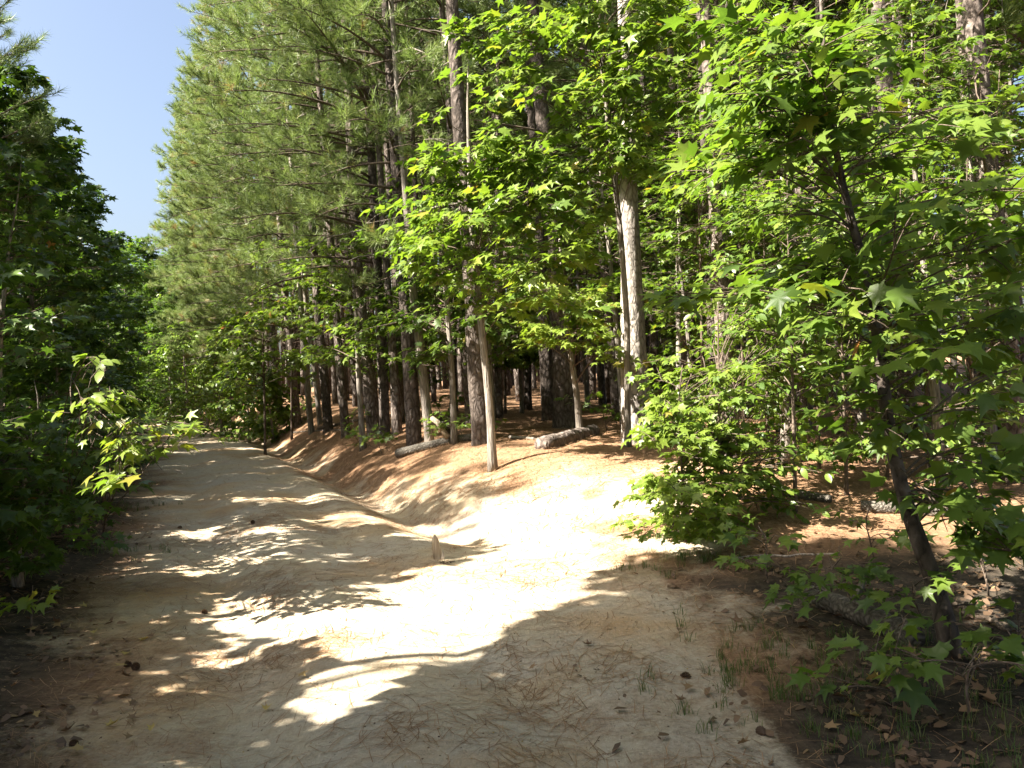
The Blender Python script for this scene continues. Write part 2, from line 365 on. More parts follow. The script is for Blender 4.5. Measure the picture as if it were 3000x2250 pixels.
# sunlit openings on the track, traced where the light falls: branches of the left-hand trees leave these gaps
def wpoly(pts): return np.array([G(*q)[:2] for q in pts])
LIT = [wpoly([(650, 1860), (900, 1720), (1130, 1690), (1300, 1640), (1420, 1540), (1180, 1450), (1350, 1380), (1900, 1390), (2000, 1500), (1900, 1620), (1780, 1690), (1730, 1780), (1620, 1810), (1500, 1860), (1380, 1940), (1200, 2010), (950, 1990)]),
       wpoly([(860, 1510), (1000, 1490), (1120, 1520), (1040, 1560), (900, 1550)]),
       wpoly([(760, 2000), (1000, 1930), (1180, 2000), (1000, 2150), (800, 2200), (700, 2110)])]
for bx_, by_, bw_, bh_ in [(430, 1965, 110, 26), (570, 1925, 90, 30), (270, 2120, 90, 30), (410, 2200, 120, 34), (600, 2110, 110, 34), (830, 2090, 130, 40), (540, 1760, 90, 26), (650, 1650, 80, 22), (560, 1570, 90, 20), (720, 1470, 90, 16), (620, 1850, 90, 28), (330, 2040, 80, 26), (1000, 2180, 150, 40), (780, 1560, 90, 20), (500, 1680, 80, 20), (700, 2200, 110, 34)]:
    LIT.append(wpoly([(bx_ + bw_ * math.cos(a_), by_ + bh_ * math.sin(a_)) for a_ in np.arange(0, 6.2, .8)]))
def inpoly(pts, poly):
    x, y = pts[:, 0], pts[:, 1]; c = np.zeros(len(x), bool); j = len(poly) - 1
    for i in range(len(poly)):
        xi, yi = poly[i]; xj, yj = poly[j]
        hit = ((yi > y) != (yj > y)) & (x < (xj - xi) * (y - yi) / (yj - yi + 1e-12) + xi); c ^= hit; j = i
    return c
def shades_opening(p):
    t = (p[:, 2] - 0.15) / -LDIR[2]; g = p[:, :2] + LDIR[:2] * t[:, None]
    g = g + 0.22 * np.stack([vnoise(g[:, 0] * 3, g[:, 1] * 3), vnoise(g[:, 0] * 3 + 9, g[:, 1] * 3)], 1)
    r = np.zeros(len(p), bool)
    for q in LIT: r |= inpoly(g, q)
    return r

LITP = [(P(x, y, d_), .26) for d_ in (3.7, 4.2, 4.7) for x in range(2080, 2480, 120) for y in range(40, 700, 125)] + [(P(x, y, 7.1), .28) for x in (1920, 2000, 2080) for y in range(1100, 1600, 110)]
LITP += [(P(1872 - 18 * z, 1290 - z * 194, 12.5), .5) for z in np.arange(.1, 6, .35)] + [(P(x, y, 5.6), .42) for x, y in ((400, 1290), (460, 1260), (510, 1250), (440, 1330), (380, 1340), (360, 1400))] + [(P(x, y, 5.4), .36) for x, y in ((240, 1170), (290, 1160), (330, 1190), (270, 1080))]
LITP += [(P(x, y, 12.4), .28) for x, y in ((1640, 900), (1700, 930), (1745, 975), (1790, 1020), (1815, 1060))] + [(P(1441, y, 11.2), .12) for y in (1320, 1260, 1200, 1130)] + [(G(100, 1800) + [0, 0, .25], .15)]
LITQ = np.array([p for p, _ in LITP]); LITR = np.array([r for _, r in LITP])
def shades_lit(p):
    d = LITQ[None] - p[:, None]; t = d @ LDIR; perp = np.linalg.norm(d - t[..., None] * LDIR, axis=2)
    return ((t > LITR + .35) & (perp < LITR)).any(1)
def bez(a, b, c, n):
    t = np.linspace(0, 1, n)[:, None]; return (1 - t) ** 2 * a + 2 * t * (1 - t) * b + t * t * c
def stem_at(S, z):
    i = int(np.clip(np.searchsorted(S[:, 2], z), 1, len(S) - 1)); f = np.clip((z - S[i - 1, 2]) / (S[i, 2] - S[i - 1, 2] + 1e-6), 0, 1)
    return S[i - 1] * (1 - f) + S[i] * f, i - 1 + f
def resample(pts, n):
    pts = np.asarray(pts, float); d = np.concatenate([[0], np.cumsum(np.linalg.norm(np.diff(pts[:, :3], axis=0), axis=1))])
    s = np.linspace(0, d[-1], n); return np.stack([np.interp(s, d, pts[:, k]) for k in range(pts.shape[1])], 1)

def trunk_geo(pts, rs, k=12, flare=1.0, rough=0.05, seg=0.3):
    """pts base to top; a trunk with flutes at the foot and an uneven skin"""
    a = np.column_stack([pts, rs]); L = np.sum(np.linalg.norm(np.diff(pts, axis=0), axis=1)); n = max(6, int(L / seg))
    a = resample(a, n)
    for _ in range(2): a[1:-1] = .25 * a[:-2] + .5 * a[1:-1] + .25 * a[2:]
    hz = a[:, 2] - a[0, 2]
    g = Geo(); g.tube(a[:, :3], a[:, 3], k)
    V = g.V[0]; c = np.repeat(a[:, :3], k, 0); hh = np.repeat(hz, k); th = np.tile(np.arange(k) * 2 * math.pi / k, n); ph = R.uniform(0, 6)
    f = 1 + rough * (R.random(len(V)) - .5) * 2 + rough * .8 * np.sin(3 * th + ph + hh * .7) + flare * np.exp(-hh / .22) * (.45 + .3 * np.sin(4 * th + ph) + .15 * np.sin(7 * th))
    g.V[0] = c + (V - c) * f[:, None]; return g

def broadleaf(name, label, cat, S, SR, pads, leaf=.14, kind='star', lmat='leaf', bark='gum_bark', group=None, cull=False, maxobj=300, twigs=5, per=7,
              tint=(.45, .2), flat=.5, spread=.62, trunk_k=9, objdist=14.0, parts=True, branch_r=1.0, trunkname='trunk', simple=False):
    """one hardwood: stem S (n,3) radii SR, pads = list of (centre, radius): a limb reaches each pad and carries twigs with leaves"""
    S = np.asarray(S, float); SR = np.asarray(SR, float); base = S[0].copy()
    root = thing(name, label, cat, base, group)
    obj(trunkname, trunk_geo(S, SR, trunk_k, .5, .05, .15).mesh('trunk', M[bark], base, True), root)
    SS = resample(np.column_stack([S, SR]), 60)
    wood = Geo(); LP, LF, LS = [], [], []
    for c, pr in pads:
        c = np.asarray(c, float)
        hd = np.min(np.hypot(SS[:, 0] - c[0], SS[:, 1] - c[1])); zatt = np.clip(c[2] - R.uniform(-.1, .45) * hd - .05, SS[0, 2] + .3 * (SS[-1, 2] - SS[0, 2]) * R.uniform(.35, 1), SS[-1, 2])
        a, fi = stem_at(SS[:, :3], zatt); r0 = np.interp(fi, np.arange(60), SS[:, 3])
        mid = a * .45 + c * .55 + np.array([0, 0, .12 * np.linalg.norm(c - a)]) + R.normal(0, .05, 3) * np.linalg.norm(c - a)
        br = bez(a, mid, c, 8); L = np.linalg.norm(c - a)
        rb = min(r0 * .5, .005 + .006 * L) * branch_r
        keep = True
        if cull and (shades_lit(c[None])[0] or cull == 'all' and shades_opening(np.stack([c, (a + 2 * c) / 3])).any()) and R.random() < .95: keep = False
        if keep: wood.tube(br, np.linspace(rb, .0035, 8), 5)
        else: continue
        od = norm(c - a)
        for _ in range(twigs):
            st = br[R.integers(3, 8)]
            v = R.normal(0, 1, 3); v = v / (np.linalg.norm(v) + 1e-6) * R.random() ** .33
            e = c + v * pr * np.array([1, 1, flat])
            if cull and (shades_lit(e[None])[0] or cull == 'all' and shades_opening(e[None])[0]) and R.random() < .97: continue
            if simple:
                pj = project(e[None])[0]
                if pj[2] > .2 and -250 < pj[0] < 3250 and pj[1] > -350 and pj[1] < 2300: continue
            tl = np.linalg.norm(e - st)
            if tl < .05: continue
            tw = bez(st, (st + e) / 2 + np.array([0, 0, .12 * tl]), e, 4)
            if not simple: wood.tube(tw[[0, 2, 3]], [.0042, .003, .0018], 3, cap=False)
            td = norm(e - st)
            m_ = max(3, int(per * R.uniform(.7, 1.3)))
            tt = np.sort(1 - R.random(m_) ** 1.3 * .75); pp = np.stack([np.interp(tt, np.linspace(0, 1, 4), tw[:, q]) for q in range(3)], 1)
            sidev = norm(np.cross(td, [0, 0, 1]) + 1e-6); sg = np.where(np.arange(m_) % 2, 1, -1)[:, None]
            fw = td * .7 + sidev * sg * R.uniform(.4, 1.1, (m_, 1)) + R.normal(0, .35, (m_, 3)) + od * .3
            fw[:, 2] = fw[:, 2] * .4 - R.uniform(.05, .75, m_)
            fw = norm(fw); sc = leaf * np.clip(R.normal(1, spread * .5, m_), .45, 1.5)
            LP.append(pp + norm(fw * [1, 1, .3] + [0, 0, .25]) * sc[:, None] * .45); LF.append(fw); LS.append(sc)
            for q in range(0 if simple else m_):     # leaf stalks
                wood.add([pp[q], pp[q] + [.0022, .0022, 0], LP[-1][q]], [[0, 1, 2]], .5)
    if wood.n: obj('branches', wood.mesh('branches', M['twig'] if bark != 'gum_bark' else M['twig'], base, False), root)
    if not LP: return root
    LP = np.concatenate(LP); LF = np.concatenate(LF); LS = np.concatenate(LS); n = len(LP)
    up = norm(np.array([0, 0, .55]) - LDIR * .8 + R.normal(0, .42, (n, 3)))
    Rm = frames(LF, up); T = np.clip(R.normal(tint[0], tint[1], n), 0, .74); yl = R.random(n) < .008; T[yl] = R.uniform(.84, .93, yl.sum())
    isobj = np.zeros(n, bool)
    if parts:
        pj = project(LP); px = LS * FPX / np.maximum(pj[:, 2], .1)
        vis = (pj[:, 2] > .3) & (pj[:, 2] < objdist) & (pj[:, 0] > -20) & (pj[:, 0] < 3020) & (pj[:, 1] > -20) & (pj[:, 1] < 2270)
        cand = np.where(vis)[0]; cand = cand[np.argsort(-px[cand])][:maxobj]; isobj[cand] = True
        LM = leaf_meshes(kind, lmat); tv = np.array([q[0] for q in LM])
        for i in cand:
            ch = np.where(np.abs(tv - T[i]) < .11)[0]; me = LM[int(R.choice(ch))][1] if len(ch) else LM[int(np.argmin(np.abs(tv - T[i])))][1]
            o = obj('leaf', me, root)
            mt = np.eye(4); mt[:3, :3] = Rm[i] * LS[i]; mt[:3, 3] = LP[i] - base; o.matrix_basis = Matrix(mt.tolist())
    rest = ~isobj
    if rest.any():
        g = Geo(); add_leaves(g, (KITE if simple else STAR_LO if kind == 'star' else OVAL_LO if not parts else OVAL), LP[rest], Rm[rest], LS[rest], T[rest])
        o = obj('foliage', g.mesh('foliage', M[lmat], base, True), root); tag(o, kind='stuff')
    return root

def px_pads(region, n, dr, pr):     # pads inside a picture-space box, each with its own depth
    x0, y0, x1, y1 = region
    return [(P(R.uniform(x0, x1), R.uniform(y0, y1), R.uniform(*dr)), R.uniform(*pr)) for _ in range(n)]
def auto_pads(base, h, z0, rad_, n, pr=(.35, .6), lean=(0, 0), toprad=.25):
    out_ = []
    for i in range(n):
        f = (i + R.random()) / n; z = z0 + (h - z0) * f; prof = math.sin(math.pi * (.18 + .75 * f)) * (1 - f * (1 - toprad) * .6); a = R.uniform(0, 6.283); r = rad_ * prof * math.sqrt(R.uniform(.15, 1))
        out_.append((np.array([base[0] + lean[0] * f + r * math.cos(a), base[1] + lean[1] * f + r * math.sin(a), base[2] + z]), R.uniform(*pr)))
    return out_
def straight_stem(base, h, r0, lean=(0, 0), wob=.06):
    n = 9; t = np.linspace(0, 1, n); S = np.stack([base[0] + lean[0] * t + np.cumsum(R.normal(0, wob, n)) * t, base[1] + lean[1] * t + np.cumsum(R.normal(0, wob, n)) * t, base[2] - .05 + h * t], 1)
    return S, r0 * (1 - .97 * t)

# ------------------------------------------------------------------ pines
def needles(geo, pos, axis_, n, length, width, tint):
    """tufts of needles round each shoot tip"""
    m = len(pos); ax = np.repeat(norm(axis_), n, 0); p = np.repeat(pos, n, 0) - ax * R.uniform(0, .16, (m * n, 1))
    d = norm(ax * R.uniform(.6, 1.2, (m * n, 1)) + norm(R.normal(0, 1, (m * n, 3))) * .75); d[:, 2] -= .06
    l = length * R.uniform(.7, 1.15, (m * n, 1)); sd = norm(np.cross(d, R.normal(0, 1, (m * n, 3)))) * width * .5
    V = np.stack([p - sd, p + sd, p + d * l], 1).reshape(-1, 3); F = np.arange(m * n * 3).reshape(-1, 3)
    T = np.repeat(np.clip(np.repeat(tint, n) + R.normal(0, .08, m * n), 0, 1), 3); geo.add(V, F, T)

def bough(wood, TP, TA, a, az, L, el, droop, twn, r0):
    d = np.array([math.cos(az) * math.cos(el), math.sin(az) * math.cos(el), math.sin(el)])
    e = a + d * L + np.array([0, 0, -droop * L]); mid = a + d * L * .5 + np.array([0, 0, .05 * L]) + R.normal(0, .04, 3) * L
    b = bez(a, mid, e, 7); wood.tube(b, np.linspace(r0, .005, 7), 5)
    for _ in range(twn):
        t = .3 + .7 * R.random() ** .8; p = np.array([np.interp(t, np.linspace(0, 1, 7), b[:, q]) for q in range(3)])
        side = norm(np.cross(d, [0, 0, 1])) * R.choice([-1, 1]); v = norm(d * R.uniform(.4, 1) + side * R.uniform(.1, 1) + np.array([0, 0, R.uniform(-.15, .6)]))
        l = R.uniform(.2, .65) * (1.25 - .6 * t) * min(1, .5 + L * .3); q = p + v * l; v2 = norm(v + np.array([0, 0, .35]))
        wood.tube(np.stack([p, (p + q) / 2, q]), [.006, .005, .003], 3, cap=False)
        TP.append(q + v2 * .08); TA.append(v2)
        if l > .3: TP.append((p + q) / 2 + v * .06); TA.append(v)
    TP.append(e); TA.append(norm(e - b[-2]))

def dead_limb(wood, a, az, L, el):
    d = np.array([math.cos(az) * math.cos(el), math.sin(az) * math.cos(el), math.sin(el)])
    pts = [a]; 
    for i in range(5): pts.append(pts[-1] + d * L / 5); d = norm(d + R.normal(0, .16, 3) + [0, 0, -.04])
    pts = np.array(pts); wood.tube(pts, np.linspace(.010 + .006 * L, .003, 6), 4)
    for _ in range(int(L * 2.5)):
        i = R.integers(1, 6); v = norm(d + R.normal(0, .7, 3)); l = R.uniform(.15, .45); wood.tube(np.stack([pts[i], pts[i] + v * l * .5, pts[i] + v * l + [0, 0, -.04]]), [.005, .004, .002], 3, cap=False)

def key_pine(label, pts, Ydep, top=16.5, bark='pine_bark', crown=(9.0, 16.0), dead=6, deadz=(2.5, 9), group=None, flare=1.0, boughs=(26, 1.0, 2.3), cat='pine tree', name='pine_tree', azr=(0, 6.283), tint=.45, nw=.010, k=14, nn=28, thin=.8):
    """a pine whose stem follows the picture polyline pts = [(px, py, width px)] at depth Ydep, foot on the ground"""
    S = np.array([P(a, b, Ydep) for a, b, _ in pts]); Wd = np.array([c for *_, c in pts]) * Ydep / FPX / 2 * thin
    gz = float(height(S[0, 0], S[0, 1])); S[0, 2] = gz
    S = S[np.concatenate([[True], S[1:, 2] > gz + .1])]; Wd = Wd[-len(S):]
    base = S[0].copy(); d = S[-1] - S[max(0, len(S) - 3)]; d = d / d[2]
    if top > S[-1, 2] + .5:
        n = 4; zz = np.linspace(S[-1, 2], top, n + 1)[1:]; ex = S[-1] + d * np.array([[.35]]) * 0 + np.array([d * (z - S[-1, 2]) for z in zz]) * [.6, .6, 1]
        S = np.vstack([S, ex]); Wd = np.concatenate([Wd, np.linspace(Wd[-1] * .85, .02, n)])
    S = np.vstack([S[:1] - [0, 0, .15], S]); Wd = np.concatenate([Wd[:1] * 1.05, Wd])
    if flare > 0: Wd[:2] *= .82
    root = thing(name, label, cat, base, group)
    obj('trunk', trunk_geo(S, Wd, k, flare * .5, .045, .2).mesh('trunk', M[bark], base, True), root)
    SS = resample(np.column_stack([S, Wd]), 80)
    for i in range(dead):
        z = R.uniform(*deadz); a, fi = stem_at(SS[:, :3], z); g = Geo(); dead_limb(g, a, R.uniform(0, 6.283), R.uniform(.5, 2.3), R.uniform(-.2, .5)); obj('dead_branch', g.mesh('dead_branch', M['pale_twig' if R.random() < .6 else 'twig'], base), root)
    if boughs[0]:
        wood, ng = Geo(), Geo(); TP, TA = [], []
        for i in range(boughs[0]):
            f = (i + R.random()) / boughs[0]; z = crown[0] + (crown[1] - crown[0]) * f; a, fi = stem_at(SS[:, :3], z)
            L = R.uniform(boughs[1], boughs[2]) * (1 - .65 * max(0, (f - .5) * 2)); bough(wood, TP, TA, a, R.uniform(*azr), L, R.uniform(0, .5) * (f + .3), R.uniform(0, .25), int(6 + L * 4.2), .012 + .008 * L)
        TP = np.array(TP); TA = np.array(TA)
        needles(ng, TP, TA, nn, .2, nw, np.clip(R.normal(tint, .14, len(TP)), 0, 1))
        obj('limbs', wood.mesh('limbs', M['twig'], base), root); obj('crown', ng.mesh('crown', M['needle'], base), root)
    return root

def depth_of(px, py): return float(G(px, py)[1])
def kp(label, pts, **kw):
    Y = kw.pop('Y', None) or depth_of(pts[0][0], pts[0][1]); KEYPOS.append((P(pts[0][0], pts[0][1], Y)[0], Y)); return key_pine(label, pts, Y, **kw)
KEYPOS = []
PI = math.pi
# ---- trunks that can be told apart along the forest edge
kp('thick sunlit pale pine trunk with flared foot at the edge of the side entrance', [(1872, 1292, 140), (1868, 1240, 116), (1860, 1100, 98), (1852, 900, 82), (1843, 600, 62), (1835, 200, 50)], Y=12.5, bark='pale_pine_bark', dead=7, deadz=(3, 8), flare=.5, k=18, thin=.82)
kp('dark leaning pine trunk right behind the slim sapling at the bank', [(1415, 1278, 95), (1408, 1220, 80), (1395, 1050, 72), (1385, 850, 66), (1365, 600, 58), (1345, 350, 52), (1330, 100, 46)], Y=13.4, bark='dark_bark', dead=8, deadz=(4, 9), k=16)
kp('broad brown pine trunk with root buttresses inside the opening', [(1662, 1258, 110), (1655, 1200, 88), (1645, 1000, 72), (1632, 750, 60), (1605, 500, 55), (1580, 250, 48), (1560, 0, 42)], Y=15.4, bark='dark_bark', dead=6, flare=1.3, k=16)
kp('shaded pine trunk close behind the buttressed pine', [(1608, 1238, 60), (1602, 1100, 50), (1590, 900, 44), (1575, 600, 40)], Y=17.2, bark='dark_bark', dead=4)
kp('crooked pine with short dead stubs beside the fallen branches', [(1097, 1246, 64), (1085, 1150, 54), (1065, 1000, 48), (1050, 850, 42), (1042, 720, 40), (1030, 450, 34)], Y=17.5, dead=9, deadz=(2.4, 5), crown=(4.5, 14.5), boughs=(50, 1.2, 3.0), azr=(PI * .6, PI * 1.75))
kp('straight pale grey trunk leaning left above the log on the bank', [(1257, 1264, 50), (1245, 1150, 44), (1225, 980, 40), (1205, 800, 34), (1190, 600, 28)], Y=14.8, bark='gum_bark', dead=3, flare=.4, boughs=(26, .8, 1.8), crown=(6.5, 13), thin=.65)
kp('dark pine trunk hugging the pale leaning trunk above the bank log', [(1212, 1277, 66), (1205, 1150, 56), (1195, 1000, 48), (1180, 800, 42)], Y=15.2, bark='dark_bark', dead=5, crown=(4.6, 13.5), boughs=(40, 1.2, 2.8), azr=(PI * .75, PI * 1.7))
kp('thin grey trunk between the crooked pine and the bank log', [(1162, 1244, 44), (1155, 1100, 34), (1145, 950, 28), (1130, 750, 24)], Y=16.5, dead=4, boughs=(20, .8, 1.7))
kp('slim shaded trunk left of the crooked pine', [(1012, 1228, 38), (1002, 1150, 32), (990, 1000, 28)], Y=19, bark='pine_bark', dead=4, crown=(5, 14.5), boughs=(44, 1.1, 2.8), azr=(PI * .6, PI * 1.75))
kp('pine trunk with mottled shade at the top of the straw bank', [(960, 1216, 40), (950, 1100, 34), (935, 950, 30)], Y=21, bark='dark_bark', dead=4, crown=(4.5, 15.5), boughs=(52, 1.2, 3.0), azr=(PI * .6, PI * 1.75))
kp('pale slender trunk leaning left, taller of a close pair by the bank', [(908, 1190, 26), (893, 1050, 22), (882, 900, 18)], Y=22, bark='gum_bark', dead=2, flare=.3, boughs=(16, .6, 1.2), crown=(8, 12))
kp('pale slender trunk leaning left, thinner of a close pair by the bank', [(936, 1196, 22), (918, 1050, 20), (900, 930, 16)], Y=22.6, bark='gum_bark', dead=2, flare=.3, boughs=(14, .6, 1.2), crown=(8, 12))
kp('stout pine trunk showing pale bark plates behind the leafy shrub', [(2142, 1380, 86), (2132, 1200, 76), (2125, 1050, 68), (2110, 800, 56), (2095, 600, 50), (2080, 300, 44), (2065, 0, 38)], Y=10.2, dead=6, deadz=(3, 8))
kp('pine trunk with a rough pale face amid the understory twigs', [(2362, 1305, 46), (2368, 1150, 42), (2385, 900, 40), (2392, 700, 36)], Y=12.5, dead=7, deadz=(2, 6))
kp('tall pine with large pale bark plates lit high above the leafy gum', [(2665, 1320, 74), (2640, 1000, 68), (2615, 600, 63), (2575, 0, 58)], Y=10.8, dead=7, deadz=(2.5, 7))
kp('furrowed pine trunk behind the leaning dark gum stem', [(2735, 1292, 52), (2718, 1000, 44), (2692, 750, 40), (2660, 450, 36)], Y=12.4, dead=6, deadz=(2, 7))
kp('pine trunk with a broken angled limb near the far end of the understory', [(2906, 1365, 56), (2890, 1200, 50), (2875, 900, 44), (2850, 550, 38), (2830, 300, 34)], Y=10.6, dead=8, deadz=(2, 6))
kp('narrow straight trunk just behind the thick sunlit pale pine', [(1926, 1236, 32), (1922, 1100, 28), (1910, 850, 26)], Y=16, bark='dark_bark', dead=4)
kp('narrow pine trunk between the sunlit pale pine and the leafy shrub', [(2010, 1240, 36), (2000, 1000, 32), (1990, 750, 28)], Y=15, dead=5)
# ---- pines whose boughs reach over the track further along
EDGE = [(865, 25, 3.2), (815, 27.5, 3.0), (770, 30, 2.6), (735, 33, 2.6), (700, 36.5, 2.6), (665, 41, 2.6), (630, 46, 2.5)]
EDGE_P = []
ORD = ['first', 'second', 'third', 'fourth', 'fifth', 'sixth', 'seventh']
for i, (px, Y, z0) in enumerate(EDGE):
    lab_ = 'bushy roadside pine with full green boughs, ' + ORD[i] + ' past the pale slender pair'
    if i >= 3:
        x = P(px, 1100, Y)[0]; c = EDGE_P[i % 3].copy(); COL.objects.link(c); c.location = (float(x), Y, float(height(x, Y))); c.rotation_euler = (0, 0, R.uniform(-.5, .5)); s_ = R.uniform(.92, 1.05); c.scale = (s_, s_, s_); c['label'] = lab_; KEYPOS.append((x, Y))
        for ch in EDGE_P[i % 3].children: d = ch.copy(); COL.objects.link(d); d.parent = c
        continue
    x = P(px, 1100, Y)[0]; gz = float(height(x, Y)); lean = -.03 * Y
    pr = project(np.array([[x, Y, gz], [x - .2, Y, 5.0]]))
    EDGE_P.append(kp(lab_, [(pr[0, 0], pr[0, 1], 34), (pr[1, 0], pr[1, 1], 24)], Y=Y, group='roadside pines along the far track', top=15.5, crown=(z0, 15.2), boughs=(80, 1.4, 3.4), azr=(PI * .55, PI * 1.75), dead=3, nn=56, nw=.0085, tint=.6))
# fresh green boughs hanging in front of the crooked pine come from this taller one nearer the bank
kp('tall pine with long needled boughs sweeping out over the bank', [(1128, 1252, 46), (1118, 1000, 38), (1100, 700, 34), (1085, 400, 30)], Y=16.8, bark='dark_bark', dead=4, crown=(3.4, 14), boughs=(60, 1.4, 3.6), azr=(PI * .75, PI * 1.6), tint=.5)

# ---- the stand behind: individual pines built from a few moulds
def mould(i):
    h = R.uniform(15.5, 18); S, SR = straight_stem(np.zeros(3), h, R.uniform(.085, .13), (R.uniform(-.6, .1), R.uniform(-.3, .3)), .05); S[0, 2] = -.2
    SR = SR * .9 + .012
    tr = trunk_geo(S, SR, 9, .4, .05, .5).mesh('trunk', M['pine_bark' if i % 2 else 'dark_bark'], smooth=True)
    SS = resample(np.column_stack([S, SR]), 60)
    dg = Geo()
    for _ in range(22): a, f = stem_at(SS[:, :3], R.uniform(1.6, 8.5)); dead_limb(dg, a, R.uniform(0, 6.28), R.uniform(.4, 1.6), R.uniform(-.2, .5))
    wood, ng, TP, TA = Geo(), Geo(), [], []
    for q in range(36):
        f = (q + R.random()) / 36; z = 6.2 + (h - 6.4) * f; a, fi = stem_at(SS[:, :3], z); L = R.uniform(1.0, 2.3) * (1 - .6 * max(0, 2 * f - 1)); bough(wood, TP, TA, a, R.uniform(0, 6.283), L, R.uniform(0, .5), R.uniform(0, .2), int(6 + L * 4), .01 + .008 * L)
    needles(ng, np.array(TP), np.array(TA), 20, .22, .018, np.clip(R.normal(.42, .14, len(TP)), 0, 1))
    return tr, dg.mesh('dead_branches', M['twig']), wood.mesh('limbs', M['twig']), ng.mesh('crown', M['needle'])
MOULDS = [mould(i) for i in range(6)]
pts = list(KEYPOS)
def place_pine(x, y, label=None, group=None):
    i = int(R.integers(0, 6))
    if label is None:
        px = project(np.array([[x, y, 1.6]]))[0, 0]; where = 'behind the bank trunks left of the opening' if px < 1450 else 'inside the opening behind the buttressed pine' if px < 1900 else 'behind the leafy right understory'
        label = ('grey-brown' if i % 2 else 'dark brown') + (' slender pine ' if y < 24 else ' thin pine far back ') + where; group = label.replace('pine', 'pines', 1)
    s = R.uniform(.85, 1.1)
    root = thing('pine_tree', label, 'pine tree', (x, y, float(height(x, y))), group); root.rotation_euler = (R.normal(0, .012), R.normal(-.015, .015), R.uniform(0, 6.283)); root.scale = (s * R.uniform(.8, 1.25),) * 2 + (s,)
    for nm, me in zip(('trunk', 'dead_branches', 'limbs', 'crown'), MOULDS[i]):
        q = obj(nm, me, root)
        if nm == 'dead_branches': q['kind'] = 'stuff'
    return root
cnt = 0
for _ in range(9000):
    y = 12.5 + 36 * R.random() ** .8; az = R.uniform(-.30, .66); x = y * math.tan(az)
    u = x - float(road_x(y)); 
    if u < 4.2 or y > 47 or (az > .40 and y > 26) or (az > .52 and y > 20): continue
    if y < 20 and -1.2 < x - .16 * (y - 11) < 1.6 and y < 17: continue
    dmin = 1.35 if y < 24 else 1.55
    if min((x - a) ** 2 + (y - b) ** 2 for a, b in pts) < dmin ** 2: continue
    pts.append((x, y)); cnt += 1
    place_pine(x, y)
    if cnt > 240: break
print('stand pines', cnt)
# pines to the right, outside the picture, that close the stand
for x, y in [(7.5, 7), (9, 9.5), (6.5, 5), (10.5, 6), (11, 12.5), (8.6, 13), (5.2, 8.6), (12.5, 9)]:
    place_pine(x, y, 'slender pine closing the stand beyond the dark understory', 'pines beyond the understory')

# the stand goes on behind and to the right of the viewpoint
for x, y in [(4.2, 2.6), (6.0, 1.2), (4.6, -.6), (7.4, 3.4), (3.4, -3.4), (6.2, -3.0), (8.4, -.4), (5.0, -6.0), (1.8, -6.5), (-.6, -8), (-3, -7), (-5.6, -6.5), (2.6, -9.5), (-8, -8.5), (-4.6, -10), (8, -7), (9.5, 2.2), (.6, -11), (-7, -12)]:
    place_pine(x, y, 'pine of the stand behind the viewpoint', 'pines behind the viewpoint')

# ---- far wood that reads as one mass
g = Geo(); g2 = Geo()
for _ in range(420):
    y = R.uniform(46, 75); az = R.uniform(-.62, .42); x = y * math.tan(az)
    if abs(x - float(road_x(y))) < 4 and y < 60: continue
    z = float(height(x, y)); hh = 15 if az > -.33 else 7.5; g.tube([[x, y, z - .3], [x + R.normal(0, .2), y, z + hh * .5], [x + R.normal(0, .3), y, z + hh * .95]], [.17, .12, .03], 5)
    m_ = 90; tp = np.column_stack([x + R.normal(0, 1.1, m_), y + R.normal(0, 1.1, m_), z + hh * (R.uniform(.27, 1.05, m_) if R.random() < .8 else R.uniform(.03, .4, m_))])
    needles(g2, tp, norm(R.normal(0, 1, (m_, 3)) + [0, 0, .6]), 3, .45, .085, np.clip(R.normal(.4, .15, m_), 0, 1))
fw = thing('far_wood', 'dense dim wood closing the view far behind the pine stand', 'wood', (0, 60, 0)); tag(fw, kind='stuff')
obj('trunks', g.mesh('trunks', M['dark_bark'], (0, 60, 0)), fw)['kind'] = 'stuff'; obj('crowns', g2.mesh('crowns', M['needle'], (0, 60, 0)), fw)['kind'] = 'stuff'

# ------------------------------------------------------------------ sweetgums by the side entrance
def px_stem(pts, Y, dY=0.0):
    n = len(pts); S = np.array([P(a, b, Y + dY * i / (n - 1)) for i, (a, b, _) in enumerate(pts)]); W_ = np.array([c for *_, c in pts]) * Y / FPX / 2
    S[0, 2] = float(height(S[0, 0], S[0, 1])) - .04; return S, W_
S, W_ = px_stem([(1441, 1338, 27), (1436, 1200, 24), (1425, 1100, 22), (1410, 950, 20), (1400, 850, 18), (1385, 700, 16), (1375, 500, 14), (1370, 300, 8), (1375, 120, 3)], 11.2)
broadleaf('sweetgum_tree', 'slim pale-barked sweetgum sapling with broad leafy layers on the bank edge', 'sweetgum tree', S, W_,
          px_pads((1180, 560, 1740, 900), 60, (9.6, 12.2), (.35, .6)) + px_pads((1310, 70, 1450, 320), 12, (10.7, 11.7), (.2, .35)) + px_pads((1220, 300, 1460, 600), 30, (10.2, 12), (.3, .5)) + px_pads((1420, 380, 1700, 600), 22, (10, 11.5), (.3, .5)), leaf=.155, tint=(.62, .17), twigs=5, per=7, cull='lit', branch_r=.45)
S, W_ = px_stem([(1838, 1285, 20), (1838, 1100, 19), (1838, 950, 18), (1824, 750, 17), (1805, 550, 16), (1785, 400, 15), (1765, 200, 13), (1752, 0, 9), (1745, -150, 5)], 12.0)
